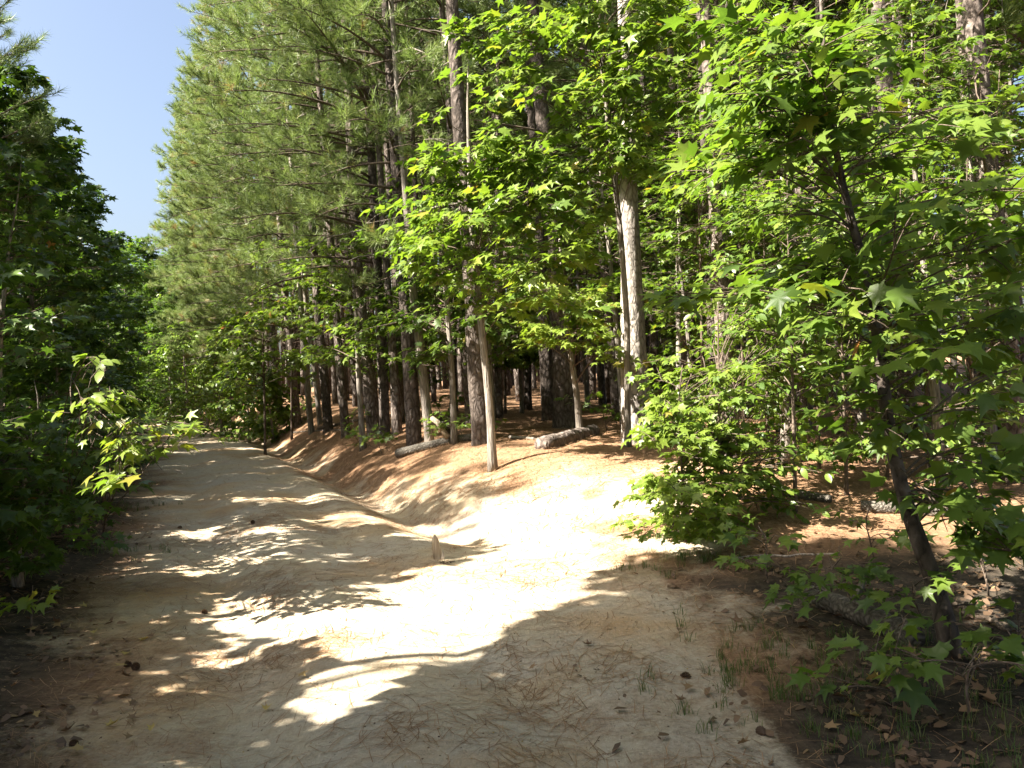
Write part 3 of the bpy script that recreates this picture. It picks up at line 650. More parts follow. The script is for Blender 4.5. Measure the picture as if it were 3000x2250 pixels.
broadleaf('sweetgum_tree', 'white-stemmed young sweetgum pressed against the thick sunlit pine', 'sweetgum tree', S, W_,
          px_pads((1440, 60, 1980, 300), 44, (9.8, 12.5), (.35, .6)) + px_pads((1540, 300, 1950, 520), 26, (10, 12.5), (.3, .5)) + px_pads((1420, -150, 2050, 60), 22, (10, 12.5), (.35, .6)), leaf=.165, tint=(.6, .17), cull='lit', branch_r=.6)
S, W_ = px_stem([(1700, 1262, 22), (1690, 1150, 18), (1665, 1000, 15), (1650, 850, 12), (1640, 700, 8)], 13.4)
broadleaf('sweetgum_tree', 'thin sweetgum with bright yellow-green sprays in front of the buttressed pine', 'sweetgum tree', S, W_,
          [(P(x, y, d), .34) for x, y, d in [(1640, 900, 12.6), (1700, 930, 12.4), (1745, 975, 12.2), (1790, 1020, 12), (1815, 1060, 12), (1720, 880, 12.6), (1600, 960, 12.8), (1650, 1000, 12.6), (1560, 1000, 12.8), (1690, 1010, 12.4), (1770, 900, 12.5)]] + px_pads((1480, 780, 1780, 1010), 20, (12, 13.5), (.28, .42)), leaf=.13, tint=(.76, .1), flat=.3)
S, W_ = px_stem([(1330, 1268, 20), (1325, 1100, 17), (1310, 900, 14), (1290, 700, 10), (1280, 560, 7)], 14.0)
broadleaf('sweetgum_tree', 'understory sweetgum spreading dull green leaves between the bank trunks', 'sweetgum tree', S, W_,
          px_pads((1080, 700, 1460, 960), 40, (13, 16), (.35, .6)) + px_pads((1120, 480, 1350, 720), 14, (13, 15.5), (.35, .55)) + px_pads((1150, 950, 1420, 1080), 12, (13.2, 15), (.3, .45)), leaf=.15, tint=(.42, .17), maxobj=200, objdist=17, cull='lit')
S, W_ = px_stem([(1060, 1246, 18), (1050, 1100, 15), (1045, 960, 12), (1035, 820, 8)], 16.5)
broadleaf('sweetgum_tree', 'small sweetgum hanging leaves round the crooked pine', 'sweetgum tree', S, W_, px_pads((930, 880, 1160, 1090), 18, (15.5, 17.5), (.3, .5)) + px_pads((880, 700, 1080, 880), 10, (15.5, 18), (.35, .5)), leaf=.15, tint=(.6, .16), maxobj=150, objdist=18)

for px, py, Y, box, tn, lab in [(770, 1200, 20.5, (640, 880, 900, 1150), .62, 'sunlit understory bush at the top of the straw bank'), (850, 1190, 23, (740, 700, 980, 960), .66, 'young hardwood with bright leaves among the roadside pines'), (1010, 1210, 19, (880, 760, 1100, 1060), .6, 'leafy young hardwood behind the crooked pine'), (1180, 1215, 18, (1080, 830, 1300, 1120), .5, 'dull green understory hardwood behind the bank trunks'), (1480, 1215, 19, (1400, 800, 1620, 1080), .5, 'small understory hardwood in the shade behind the slim sapling'), (1900, 1215, 17, (1780, 700, 2080, 1150), .5, 'twiggy understory hardwood behind the thick sunlit pine')]:
    x = P(px, py, Y)[0]; b = np.array([x, Y, float(height(x, Y))]); S = np.array([b - [0, 0, .05], b + [.05, 0, 1.2], P((box[0] + box[2]) / 2, (box[1] + box[3]) / 2, Y), P((box[0] + box[2]) / 2, box[1], Y)]); S[:, 2] = np.maximum.accumulate(S[:, 2] + np.arange(4) * .02)
    broadleaf('hardwood_tree', lab, 'young tree', S, [.035, .03, .018, .006], px_pads(box, 46, (Y - 1.2, Y + 1.2), (.35, .6)), leaf=.14, tint=(tn, .17), twigs=5, per=7, parts=False, bark='twig')
# ------------------------------------------------------------------ right-hand understory
S, W_ = px_stem([(2795, 1885, 58), (2740, 1700, 50), (2655, 1500, 43), (2600, 1250, 37), (2575, 1000, 33), (2540, 800, 28), (2480, 600, 22), (2440, 400, 18), (2415, 200, 13), (2400, -100, 8)], 4.3)
broadleaf('sweetgum_tree', 'leaning dark-stemmed sweetgum with big glossy leaves beside the track', 'sweetgum tree', S, W_,
          px_pads((2090, 130, 2540, 420), 22, (3.6, 4.5), (.22, .36)) + px_pads((2060, 420, 2620, 900), 24, (3.6, 4.9), (.2, .34)) + px_pads((2050, 0, 2300, 150), 5, (3.8, 4.4), (.2, .3)) + [(P(1960, 880, 4.4), .16), (P(2030, 860, 4.4), .2)]
          + px_pads((2450, 640, 3000, 1250), 40, (3.6, 5.2), (.25, .4)) + px_pads((2550, 250, 3050, 640), 14, (3.8, 5.2), (.25, .4)) + px_pads((2500, -250, 3000, 0), 8, (3.5, 5.2), (.3, .45)) + px_pads((2650, 1250, 3000, 1650), 14, (3.8, 5), (.2, .3)), leaf=.12, tint=(.46, .16), bark='dark_bark', trunk_k=12, twigs=4, per=5, branch_r=.6)
def right_shrub(px, py, label, pads, leaf, h_px, **kw):
    b = G(px, py); t = P(px - 20, h_px, b[1]); n = 6; tt = np.linspace(0, 1, n)[:, None]; S = b * (1 - tt) + t * tt + R.normal(0, .03, (n, 3)) * tt; S[0, 2] -= .05
    return broadleaf(kw.pop('name', 'shrub'), label, kw.pop('cat', 'shrub'), S, np.linspace(kw.pop('r', .016), .004, n), pads, leaf=leaf, bark='twig', **kw)
right_shrub(2010, 1590, 'bright sunlit leafy shrub at the corner of the entrance and the understory', px_pads((1890, 1250, 2140, 1570), 52, (6.4, 7.6), (.16, .3)) + px_pads((1920, 1080, 2150, 1300), 34, (6.8, 7.8), (.16, .3)), .085, 1080, kind='star', lmat='shrub_leaf', tint=(.68, .13), twigs=5, per=8)
right_shrub(2120, 1560, 'small-leaved bush in the understory behind the sunlit corner shrub', px_pads((2060, 900, 2360, 1250), 38, (7.4, 9.2), (.2, .35)) + px_pads((2080, 1250, 2380, 1540), 32, (7, 8.4), (.18, .3)), .07, 900, kind='oval', lmat='shrub_leaf', tint=(.5, .2), twigs=5, per=8)
for i, (px, py, hp, dl, lab) in enumerate([
    (2330, 1500, 500, (7.2, 9), 'thin sapling with sparse fine leaves between two pine trunks'),
    (2250, 1420, 250, (8, 9.5), 'tall whip-like sapling beside the pine with pale bark plates'),
    (2480, 1450, 600, (7.2, 9), 'slender sapling with small yellowing leaves behind the leaning gum'),
    (2850, 1480, 350, (6.6, 8.5), 'twiggy sapling reaching past the furrowed pine'),
    (2600, 1400, 350, (7.6, 9.5), 'airy sapling in front of the tall plated pine'),
    (2400, 1380, 150, (8.5, 10.5), 'tall thin sapling by the rough pale-faced pine'),
    (2180, 1350, 0, (9.2, 11), 'tall leafy sapling rising behind the corner shrub'),
    (2720, 1370, 100, (8.6, 10.5), 'slim sapling screening the furrowed pine trunk'),
    (2950, 1420, 200, (7.4, 9.5), 'shaded sapling beside the pine with the broken angled limb'),
    (2560, 1340, 0, (10, 12), 'high thin sapling behind the airy one'),
    (2060, 1330, 150, (9.5, 11.5), 'sapling with light leaves just right of the sunlit pale pine')]):
    right_shrub(px, py, lab, px_pads((px - 190, hp, px + 190, 1000), 34, dl, (.22, .42)) + px_pads((px - 150, 1000, px + 150, py - 60), 10, dl, (.15, .3)), .08, hp, kind='oval' if i % 2 else 'star', lmat='shrub_leaf', name='sapling_tree', cat='sapling', tint=(.5, .22), twigs=5, per=7, r=.02, maxobj=160, cull='lit')
# low seedlings in the dark verge
for i, (px, py, lab) in enumerate([(2440, 1790, 'low maple-leaved seedling beside the mossy fallen log'), (2330, 1830, 'small seedling with a yellow leaf at the log end'), (2840, 2110, 'broad-leaved seedling in the darkest verge below the leaning gum'), (2960, 2000, 'dark leafy seedling behind the broad-leaved verge seedling'), (2900, 1760, 'shaded seedling clump beside the foot of the leaning gum'), (2250, 1700, 'small green seedling where the straw meets the understory'), (2700, 1880, 'leafy seedling hiding the foot of the leaning gum'), (2620, 2080, 'low seedling between the log and the track'), (2880, 1620, 'tall shaded seedling behind the leaning gum'), (2560, 1640, 'seedling with lobed leaves behind the mossy fallen log')]):
    b = G(px, py); right_shrub(px, py, lab, [(b + np.array([R.normal(0, .16), R.normal(0, .12), R.uniform(.12, .42)]), .14) for _ in range(6)], .10 if i != 2 else .13, py - 150, lmat='leaf', name='seedling', cat='seedling', tint=(.4, .18), twigs=2, per=4, r=.006)
for i, (px, py, lab) in enumerate([(1330, 1300, 'low green seedling on the bank beside the slim sapling'), (1050, 1290, 'shaded seedling on the dark bank below the crooked pine'), (1120, 1330, 'small seedling on the bank slope near the log end'), (1780, 1262, 'little seedling at the crest by the thick sunlit pine'), (1360, 1290, 'spreading seedling at the foot of the dark leaning pine'), (900, 1215, 'leafy seedling on the sunlit straw bank'), (1300, 1240, 'tuft of leaves beside the broken pale stick')]):
    b = G(px, py); right_shrub(px, py, lab, [(b + np.array([R.normal(0, .35), R.normal(0, .3), R.uniform(.15, .6)]), .22) for _ in range(7)], .11, py - 60, lmat='shrub_leaf', name='seedling', cat='seedling', tint=(.55, .15), twigs=3, per=5, r=.008, objdist=16, maxobj=80)

# ------------------------------------------------------------------ left-hand side
def lpos(u, y): x = float(road_x(y)) + u; return np.array([x, y, float(height(x, y))])
def left_gum(label, b, h, rad_, n, lean, z0=.3, cull=False, **kw):
    S, SR = straight_stem(b, h, .035 + .006 * h, lean, .05); return broadleaf(kw.pop('name', 'sweetgum_tree'), label, kw.pop('cat', 'sweetgum tree'), S, SR, auto_pads(b, h, z0, rad_, n, lean=lean), cull=cull, **kw)
LG = dict(leaf=.16, tint=(.18, .16), twigs=7, per=8, objdist=17)  # low leaf tint paints the hedge's shade into the leaves
left_gum('dense shaded sweetgum, first tall one past the low roadside bushes', lpos(-4.2, 11.6), 6.2, 1.8, 90, (.2, 0), z0=.2, **LG)
left_gum('tall dark sweetgum with leaf sprays against the sky', lpos(-3.9, 14.4), 7.0, 1.7, 100, (.5, -.2), z0=.2, **LG)
left_gum('dark sweetgum with a drooping leafy side branch past the tallest left gum', lpos(-4.0, 17.0), 7.4, 1.8, 100, (.4, 0), z0=.2, maxobj=150, **LG)
PROTO = [left_gum('dark sweetgum in the shaded row along the far left of the track', lpos(-3.8, 20.0), 7.5, 2.0, 95, (.4, 0), z0=.15, parts=False, group='sweetgums in the shaded row', **{**LG, 'leaf': .16}),
         left_gum('dark sweetgum in the shaded row along the far left of the track', lpos(-3.8, 22.8), 7.2, 2.0, 95, (.3, .2), z0=.15, parts=False, group='sweetgums in the shaded row', **{**LG, 'leaf': .16})]
def copy_tree(o, loc, rz, s, label=None, group=None):
    c = o.copy(); COL.objects.link(c); c.location = tuple(map(float, loc)); c.rotation_euler = (0, 0, rz); c.scale = (s, s, s)
    if label: c['label'] = label
    if group: c['group'] = group
    for ch in o.children: d = ch.copy(); COL.objects.link(d); d.parent = c
    return c
for i, (u, y) in enumerate([(-3.7, 25.5), (-3.7, 28.4), (-3.5, 31.5), (-3.5, 35), (-3.8, 39), (-3.8, 44), (-5.6, 22), (-5.4, 27), (-5.6, 33), (-5.8, 38), (-6.2, 12.2), (-6.0, 15.4), (-6.2, 18.6), (-7.6, 13.6), (-7.8, 17), (-8, 21), (-8, 25)]):
    copy_tree(PROTO[i % 2], lpos(u, y), R.uniform(0, 6.28), R.uniform(.9, 1.08) * (.8 if 23 < y < 30 and u > -4 else 1))
for px, y, s_ in [(330, 46, 1.3), (400, 43, 1.25), (440, 50, 1.35), (480, 45, 1.2), (520, 52, 1.35), (560, 46, 1.25), (600, 54, 1.4), (380, 55, 1.4), (460, 60, 1.45), (540, 40, .9), (500, 38, .8)]:
    x = P(px, 1100, y)[0]; copy_tree(PROTO[int(R.integers(0, 2))], (x, y, float(height(x, y))), R.uniform(0, 6.28), s_, 'leafy tree closing the far end of the dirt track', 'trees closing the far end of the track')
def young_pine(label, b, h, group=None, **kw):
    S, SR = straight_stem(b, h, .08, (R.uniform(-.2, .3), 0), .03); root = thing('pine_tree', label, 'pine tree', b, group)
    obj('trunk', trunk_geo(S, SR + .01, 9, .4, .05, .3).mesh('trunk', M['dark_bark'], b, True), root); SS = resample(np.column_stack([S, SR]), 60)
    wood, ng, TP, TA = Geo(), Geo(), [], []
    for q in range(46):
        f = (q + R.random()) / 46; z = b[2] + h * (.2 + .79 * f); a, fi = stem_at(SS[:, :3], z); L = R.uniform(.8, 1.7) * (1 - .75 * f) + .25
        if kw.get('cull') == 'all' and shades_opening((a + [0, 0, 0])[None])[0]: continue
        bough(wood, TP, TA, a, R.uniform(0, 6.283), L, .2 + .5 * f, 0, int(5 + L * 6), .008 + .006 * L)
    needles(ng, np.array(TP), np.array(TA), 26, .19, .009, np.clip(R.normal(.35, .14, len(TP)), 0, 1))
    obj('limbs', wood.mesh('limbs', M['twig'], b), root); obj('crown', ng.mesh('crown', M['needle'], b), root); return root
young_pine('dark young pine rising behind the first tall left-hand gum', lpos(-4.3, 13.2), 8.9)
young_pine('young pine with an upright tip catching light above the left-hand gums', lpos(-4.1, 15.6), 9.0)
young_pine('shaded young pine tucked behind the row of left-hand gums', lpos(-5.2, 17.6), 9.0)
for i, (u, y) in enumerate([(-8.6, 9.6), (-9.4, 11.4), (-8.5, 13), (-9.6, 15), (-8.7, 16.8), (-9.5, 18.6), (-8.6, 20.5), (-9.6, 22.6), (-8.8, 24.6), (-9.0, 7.4), (-9.4, 8.5)]):  # pines hidden behind the row, added to cast shade on the bank
    p_ = lpos(u, y); q_ = place_pine(p_[0], p_[1], 'pine standing behind the left-hand row of gums', 'shade pines added behind the left-hand row'); q_.scale = (1.1, 1.1, .78 if y < 9 else 1.15)
# low bushes by the left verge
LB = dict(tint=(.18, .16), twigs=6, per=8, name='shrub', cat='shrub')  # bush leaves tinted dark, shade of the left side put into their colour
left_gum('dark leafy bush beside the tall first left-hand gum', lpos(-3.1, 9.6), 4.2, 1.3, 66, (.2, 0), z0=.15, leaf=.13, cull='all', **LB)
left_gum('tall dark bush at the left verge behind the sunlit sprigs', lpos(-3.4, 7.6), 4.4, 1.3, 70, (0, 0), z0=.15, leaf=.13, cull='all', **LB)
left_gum('low dense bush hugging the left verge of the track', lpos(-2.5, 8.6), 1.7, .8, 34, (.1, 0), z0=.1, leaf=.11, cull='all', **LB)
left_gum('dark bush of lobed leaves nearest the shaded left foreground', lpos(-3.0, 5.6), 3.6, 1.2, 60, (-.2, 0), z0=.15, leaf=.13, cull='all', **LB)
left_gum('low bush fringing the shaded left verge past the lobed-leaf bush', lpos(-2.35, 6.6), 1.3, .7, 28, (0, 0), z0=.08, leaf=.1, cull='all', **LB)
left_gum('roadside bush trailing along the verge before the first tall gum', lpos(-2.6, 11.0), 2.6, 1.0, 46, (.1, 0), z0=.1, leaf=.12, cull='all', **LB)
left_gum('small bush on the far left verge at the shaded bend', lpos(-2.4, 13.5), 1.8, .8, 26, (.1, 0), z0=.1, leaf=.12, **LB)
b = G(300, 1560); S = np.array([b - [0, 0, .05], P(330, 1400, b[1] - .2), P(350, 1330, b[1] - .4)])
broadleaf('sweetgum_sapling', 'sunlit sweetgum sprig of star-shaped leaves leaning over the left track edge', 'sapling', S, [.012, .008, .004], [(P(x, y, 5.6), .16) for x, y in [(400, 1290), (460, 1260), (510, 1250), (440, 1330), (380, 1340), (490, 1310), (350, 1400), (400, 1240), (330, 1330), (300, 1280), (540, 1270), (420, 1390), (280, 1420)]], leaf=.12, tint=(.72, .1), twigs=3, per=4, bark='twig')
b = G(180, 1560); S = np.array([b - [0, 0, .05], P(230, 1300, b[1] - .3), P(270, 1180, b[1] - .6)])
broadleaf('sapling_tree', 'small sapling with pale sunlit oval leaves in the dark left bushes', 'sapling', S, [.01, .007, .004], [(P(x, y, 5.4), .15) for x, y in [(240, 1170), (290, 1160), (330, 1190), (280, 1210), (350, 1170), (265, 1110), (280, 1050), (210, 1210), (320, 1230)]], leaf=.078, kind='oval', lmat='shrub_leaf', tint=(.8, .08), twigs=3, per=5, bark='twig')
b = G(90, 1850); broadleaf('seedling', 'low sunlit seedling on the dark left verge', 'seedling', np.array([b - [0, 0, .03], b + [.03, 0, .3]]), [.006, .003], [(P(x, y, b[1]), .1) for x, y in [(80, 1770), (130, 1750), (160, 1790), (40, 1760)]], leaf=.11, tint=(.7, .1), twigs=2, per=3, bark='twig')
# trees at the left of the viewpoint, out of the picture, that shade the foreground
LO = dict(leaf=.17, tint=(.35, .15), twigs=8, per=9, parts=False, cull='all', simple=True)
left_gum('sweetgum left of the viewpoint shading the near track', np.array([-3.7, 2.3, .2]), 8.8, 2.1, 110, (.3, .1), z0=1.0, **LO)
left_gum('sweetgum beside the left verge a step ahead of the viewpoint', np.array([-4.7, 3.0, .2]), 8.8, 2.3, 120, (.1, .2), z0=1.6, **LO)
left_gum('tall sweetgum just behind the viewpoint on the left verge', np.array([-3.2, -.4, .2]), 8.4, 2.0, 90, (.4, .3), z0=1.2, **LO)
left_gum('sweetgum behind the viewpoint at the left verge', np.array([-3.8, -3.2, .2]), 8, 2.0, 60, (.5, .4), z0=1.4, **LO)
left_gum('sweetgum standing back from the left verge near the viewpoint', np.array([-6.2, 2.2, .2]), 9.4, 2.1, 90, (.3, .2), z0=2, **LO)
left_gum('high-crowned sweetgum left of the viewpoint', np.array([-4.7, .9, .2]), 9.8, 2.2, 90, (.3, .2), z0=3.6, **LO)
left_gum('broad sweetgum standing back behind the lobed-leaf bush', np.array([-6.4, 5.6, .2]), 7.4, 1.9, 80, (0, 0), z0=.6, **LO)
left_gum('sweetgum standing back behind the tall dark bush', np.array([-7.2, 8.4, .2]), 7.0, 1.9, 80, (0, 0), z0=.6, **LO)

# understory hardwoods scattered through the stand
UND = [left_gum('thin understory hardwood with sparse leaves among the stand pines', np.array([.9, 18.5, float(height(.9, 18.5))]), 5.5, 1.6, 46, (.2, 0), z0=1.3, leaf=.12, tint=(.5, .2), twigs=5, per=6, parts=False, group='understory hardwoods in the stand'),
       left_gum('thin understory hardwood with sparse leaves among the stand pines', np.array([3.2, 17.0, float(height(3.2, 17))]), 6.8, 1.5, 50, (-.3, 0), z0=2.0, leaf=.12, tint=(.45, .2), twigs=5, per=6, parts=False, group='understory hardwoods in the stand')]
for i, (x, y) in enumerate([(3.2, 9.8), (4.4, 8.6), (4.7, 11.2), (3.1, 11.8), (5.7, 9.9), (6.6, 11.2), (2.9, 13.4), (4.2, 13), (5.6, 12.6), (7.4, 12.4), (-.4, 15.2), (2.3, 15.0), (.2, 19), (1.8, 20), (3.6, 14.8)]):
    copy_tree(UND[i % 2], (x, y, float(height(x, y))), R.uniform(0, 6.28), R.uniform(.75, 1.15), *(('airy understory hardwood between the corner shrub and the stand', 'understory hardwoods behind the corner shrub') if x > 2.8 else ('airy understory hardwood inside the opening by the buttressed pine', 'understory hardwoods in the opening')))
for i in range(30):
    y = R.uniform(14, 27); az = R.uniform(-.2, .5); x = y * math.tan(az)
    if x - float(road_x(y)) < 5 or (abs(az - .05) < .06 and y < 18): continue
    copy_tree(UND[i % 2], (x, y, float(height(x, y))), R.uniform(0, 6.28), R.uniform(.8, 1.3))

# bushes where the track bends out of sight
for i, (px, y, h, r_, lab) in enumerate([(545, 31, 4.2, 1.5, 'sunlit leafy thicket where the track bends out of sight'), (640, 29, 3.4, 1.3, 'bright green bush at the inner side of the far bend'), (720, 26.5, 3.0, 1.2, 'leafy bush on the straw bank short of the far bend'), (600, 37, 6.0, 1.8, 'taller green tree behind the far bend thicket'), (790, 24.8, 2.2, .9, 'light green bush at the top of the straw bank'), (500, 42, 6.5, 2.0, 'dim leafy tree closing the far end of the track'), (560, 48, 8, 2.2, 'dark leafy tree at the very end of the track')]):
    x = P(px, 1100, y)[0]; left_gum(lab, np.array([x, y, float(height(x, y))]), h, r_, 44, (0, 0), z0=.1, leaf=.15, tint=(.62, .15), parts=False, kind='oval', lmat='shrub_leaf', twigs=6, per=8, name='bush' if h < 5 else 'leafy_tree', cat='bush' if h < 5 else 'tree')

# ------------------------------------------------------------------ logs, sticks and small things
def log(name, label, cat, p0, p1, r0, r1, mat='log', stub=None, sink=.3, wob=.02):
    n = 9; t = np.linspace(0, 1, n)[:, None]; S = p0 * (1 - t) + p1 * t + R.normal(0, wob, (n, 3)) * [1, 1, .5]
    rs = np.linspace(r0, r1, n); S[:, 2] = np.array([float(height(a, b)) for a, b in S[:, :2]]) ; S[:, 2] = S[:, 2] * .6 + np.linspace(S[0, 2], S[-1, 2], n) * .4 + rs * (1 - sink)
    root = thing(name, label, cat, S[0] * [1, 1, 1])
    g = Geo(); a = resample(np.column_stack([S, rs]), 26); k = 10; g.tube(a[:, :3], a[:, 3] * (1 + R.normal(0, .025, 26)), k)
    V = g.V[0]; c = np.repeat(a[:, :3], k, 0); g.V[0] = c + (V - c) * (1 + R.normal(0, .03, (len(V), 1)))
    obj('log_body' if r0 > .03 else 'stick_body', g.mesh('log_body', M[mat], S[0], True), root)
    for q, az, L in (stub or []):
        i = int(q * 8); s_ = Geo(); d = np.array([math.cos(az), math.sin(az), .55]); s_.tube(np.stack([S[i], S[i] + d * L * .5, S[i] + d * L + [0, 0, .03]]), [rs[i] * .4, rs[i] * .33, rs[i] * .2], 6); obj('branch_stub', s_.mesh('branch_stub', M[mat], S[0], True), root)
    return root
log('fallen_log', 'mossy grey fallen log with a broken side branch in the dark verge', 'log', G(2380, 1760), G(2690, 1905), .065, .07, stub=[(.45, .8, .35), (.7, 2.2, .15)])
log('fallen_log', 'pale smooth log lying along the bank crest above the track', 'log', G(1160, 1345), G(1400, 1290), .09, .07)
log('fallen_log', 'rotten log half buried in pine straw before the buttressed pine', 'log', G(1590, 1318), G(1740, 1272), .13, .11, mat='pine_bark', sink=.55)
log('fallen_log', 'long pale weathered log lying behind the leaning gum stem', 'log', G(2520, 1500), G(2830, 1520), .06, .05, mat='log')
log('fallen_log', 'short grey log piece on the straw behind the small-leaved bush', 'log', G(2270, 1452), G(2430, 1478), .05, .045, mat='log')
log('fallen_branch', 'long dark fallen branch along the top of the straw bank', 'branch', G(930, 1262), G(1090, 1228), .05, .03, mat='twig', stub=[(.3, 2.5, .5), (.6, .4, .4)])
log('fallen_branch', 'thin pale fallen branch on the sunlit straw bank', 'branch', G(860, 1268), G(1010, 1260), .02, .012, mat='pale_twig', stub=[(.4, 1.2, .4)])
log('fallen_branch', 'slim bent branch lying in the verge above the mossy log', 'branch', G(2170, 1640), G(2450, 1625), .012, .008, mat='pale_twig')
log('fallen_branch', 'thin dead branch on the straw between the bank and buttressed pine', 'branch', G(1490, 1285), G(1600, 1290), .03, .02, mat='pale_twig')
log('fallen_branch', 'dead branch slanting across the darkest verge', 'branch', G(2800, 1780), G(2960, 1860), .016, .01, mat='twig')
# broken pale stick propped on the bank
p = P(1265, 1225, 14.2); q = P(1310, 1262, 14.0); g = Geo(); g.tube(np.stack([p, p * .6 + q * .4 + [0, 0, .01], q - [0, 0, .12]]), [.045, .05, .05], 8)
rt = thing('broken_stick', 'broken stick with a pale raw end propped on the bank', 'stick', [q[0], q[1], float(height(q[0], q[1]))]); o_ = np.array(rt.location)
obj('stick_body', g.mesh('stick_body', M['split_wood'], o_, True), rt)
gq = G(1312, 1270); g = Geo(); g.tube(np.stack([gq - [0, 0, .1], gq + [0, 0, .2], p * .5 + q * .5]), [.05, .045, .04], 8); obj('support_stump', g.mesh('support_stump', M['dark_bark'], o_, True), rt)
# splintered stake at the mouth of the ditch
b = G(1285, 1640); rt = thing('wooden_stake', 'splintered pale wooden stake standing at the mouth of the ditch', 'stake', b)
prof = [(-.05, .045), (.06, .042), (.14, .036), (.19, .024), (.215, .008)]; V = []
for z, w_ in prof: V += [(-w_, -.016, z), (w_ * .9, -.016, z + .01), (w_ * .9, .016, z), (-w_, .016, z)]
F = []
for i in range(4):
    for j in range(4): a, c = i * 4 + j, i * 4 + (j + 1) % 4; F += [(a, c, c + 4), (a, c + 4, a + 4)]
F += [(16, 17, 18), (16, 18, 19)]; g = Geo(); V = np.array(V); V[:, 0] -= V[:, 2] * .12; g.add(V, F); obj('stake_board', g.mesh('stake_board', M['split_wood']), rt)
g = Geo(); g.add([(.02, -.02, -.02), (.06, -.015, -.02), (.055, .01, -.02), (.045, -.012, .1)], [(0, 1, 3), (1, 2, 3), (2, 0, 3)]); obj('splinter', g.mesh('splinter', M['split_wood']), rt)
g = Geo(); b2 = G(1298, 1652)
for i in range(9): a = R.uniform(0, 6.28); c = b2 + [R.normal(0, .04), R.normal(0, .02), .005]; g.tube(np.stack([c, c + [math.cos(a) * .05, math.sin(a) * .05, .012]]), [.006, .003], 4)
tag(obj('bark_chips', g.mesh('bark_chips', M['twig'], b2), None, b2), 'brown bark chips at the foot of the splintered stake', 'bark chips')

# pine cones
g = Geo()
for i in range(60):
    f = i / 60; th = i * 2.4; z = .004 + f * .08; r_ = .030 * math.sin(math.pi * (.14 + .80 * f)) + .004; d = np.array([math.cos(th), math.sin(th), 0]); s_ = np.array([-d[1], d[0], 0])
    c = d * r_ * .45 + [0, 0, z]; e = d * r_ * 1.1 + [0, 0, z + .006]; g.add([c - s_ * .004, c + s_ * .004, e + s_ * .008 + [0, 0, .003], e + [0, 0, .011], e - s_ * .008 + [0, 0, .003]], [(0, 1, 2), (0, 2, 3), (0, 3, 4)])
g.tube([[0, 0, 0], [0, 0, .04], [0, 0, .085]], [.012, .02, .004], 6)
g.T = [np.full(len(v), .12) for v in g.V]; CONE = g.mesh('pine_cone', M['dead_leaf'])
CONES = [(400, 1965, 'brown open pine cone by the light patch on the left verge'), (365, 1955, None), (745, 1533, None), (520, 1550, None), (590, 1800, 'small pine cone at the shaded left edge of the track'), (1995, 1990, None), (2240, 2165, None), (210, 2185, None)]
for px, py, lab in CONES:
    b = G(px, py); right = px > 1500; s = R.uniform(.5, .75)
    o = obj('pine_cone', CONE, None, b + [0, 0, .018 * s]); o.rotation_euler = (R.uniform(1.3, 1.7), R.uniform(-.3, .3), R.uniform(0, 6.28)); o.scale = (s, s, s)
    tag(o, lab or ('weathered pine cone on the shaded right edge of the track' if right else 'weathered pine cone on the shaded left half of the track'), 'pine cone', None if lab else ('cones on the right track edge' if right else 'cones on the left of the track'))

# fallen leaves
DL = []
for i in range(5):
    V, F = star_leaf(True, R.uniform(-.5, .5), R.uniform(.1, .7), 400 + i); DL.append(tri_mesh('fallen_leaf', V, F, M['dead_leaf'], np.full(len(V), [.2, .45, .6, .8, .97][i]), True))
def scatter_leaves(n, box, label, group):
    k = 0
    while k < n:
        px, py = R.uniform(box[0], box[2]), R.uniform(box[1], box[3]); b = G(px, py)
        s = R.uniform(.05, .1); o = obj('fallen_leaf', DL[int(R.integers(0, 5))], None, b + [0, 0, .012 + .12 * s]); o.rotation_euler = (R.normal(0, .25), R.normal(0, .25), R.uniform(0, 6.28)); o.scale = (s, s, s)
        tag(o, label, 'leaf', group); k += 1
scatter_leaves(34, (1950, 1750, 2950, 2230), 'dry brown star-shaped leaf on the dark right verge', 'dead leaves on the right verge')
scatter_leaves(34, (20, 1780, 480, 2230), 'dry fallen leaf on the shaded left verge', 'dead leaves on the left verge')
scatter_leaves(4, (700, 1700, 1800, 2230), 'single dry leaf lying on the bare sandy track', 'dead leaves on the bare track')

# ------------------------------------------------------------------ litter: pine straw, grass, pebbles
def straw(n, box, keep, l=.17, wd=.0028, lift=.012):
    x = R.uniform(box[0], box[2], n * 4); y = box[1] + (box[3] - box[1]) * R.random(n * 4) ** 1.3
    k = keep(x, y) > R.random(n * 4); x, y = x[k][:n], y[k][:n]; m_ = len(x); a = R.uniform(0, 6.283, m_); L = l * R.uniform(.5, 1.2, m_); bend = R.normal(0, .2, m_)
    q = []
    for t in (-.5, 0, .5):
        px_ = x + np.cos(a) * L * t - np.sin(a) * L * bend * (1 - 4 * t * t) * .5; py_ = y + np.sin(a) * L * t + np.cos(a) * L * bend * (1 - 4 * t * t) * .5
        q.append(np.column_stack([px_, py_, height(px_, py_) + R.uniform(.002, lift, m_)]))
    W_ = wd * np.clip(y / 5, .8, 3); sx = np.column_stack([-np.sin(a) * W_, np.cos(a) * W_, np.zeros(m_)]) * .5
    V = np.stack([q[0] - sx, q[0] + sx, q[1] - sx, q[1] + sx, q[2]], 1).reshape(-1, 3)
    F = (np.array([[0, 1, 3], [0, 3, 2], [2, 3, 4]])[None] + (np.arange(m_) * 5)[:, None, None]).reshape(-1, 3)
    g = Geo(); g.add(V, F, np.repeat(np.clip(R.normal(.45, .22, m_), 0, 1), 5)); return g
inv_sand = lambda x, y: np.clip(1.05 - sand_mask(x, y), 0, 1) * (1 - .85 * mould_shade_mask(x, y))
g = straw(27000, (-8, 3.2, 5, 21), inv_sand, lift=.035)
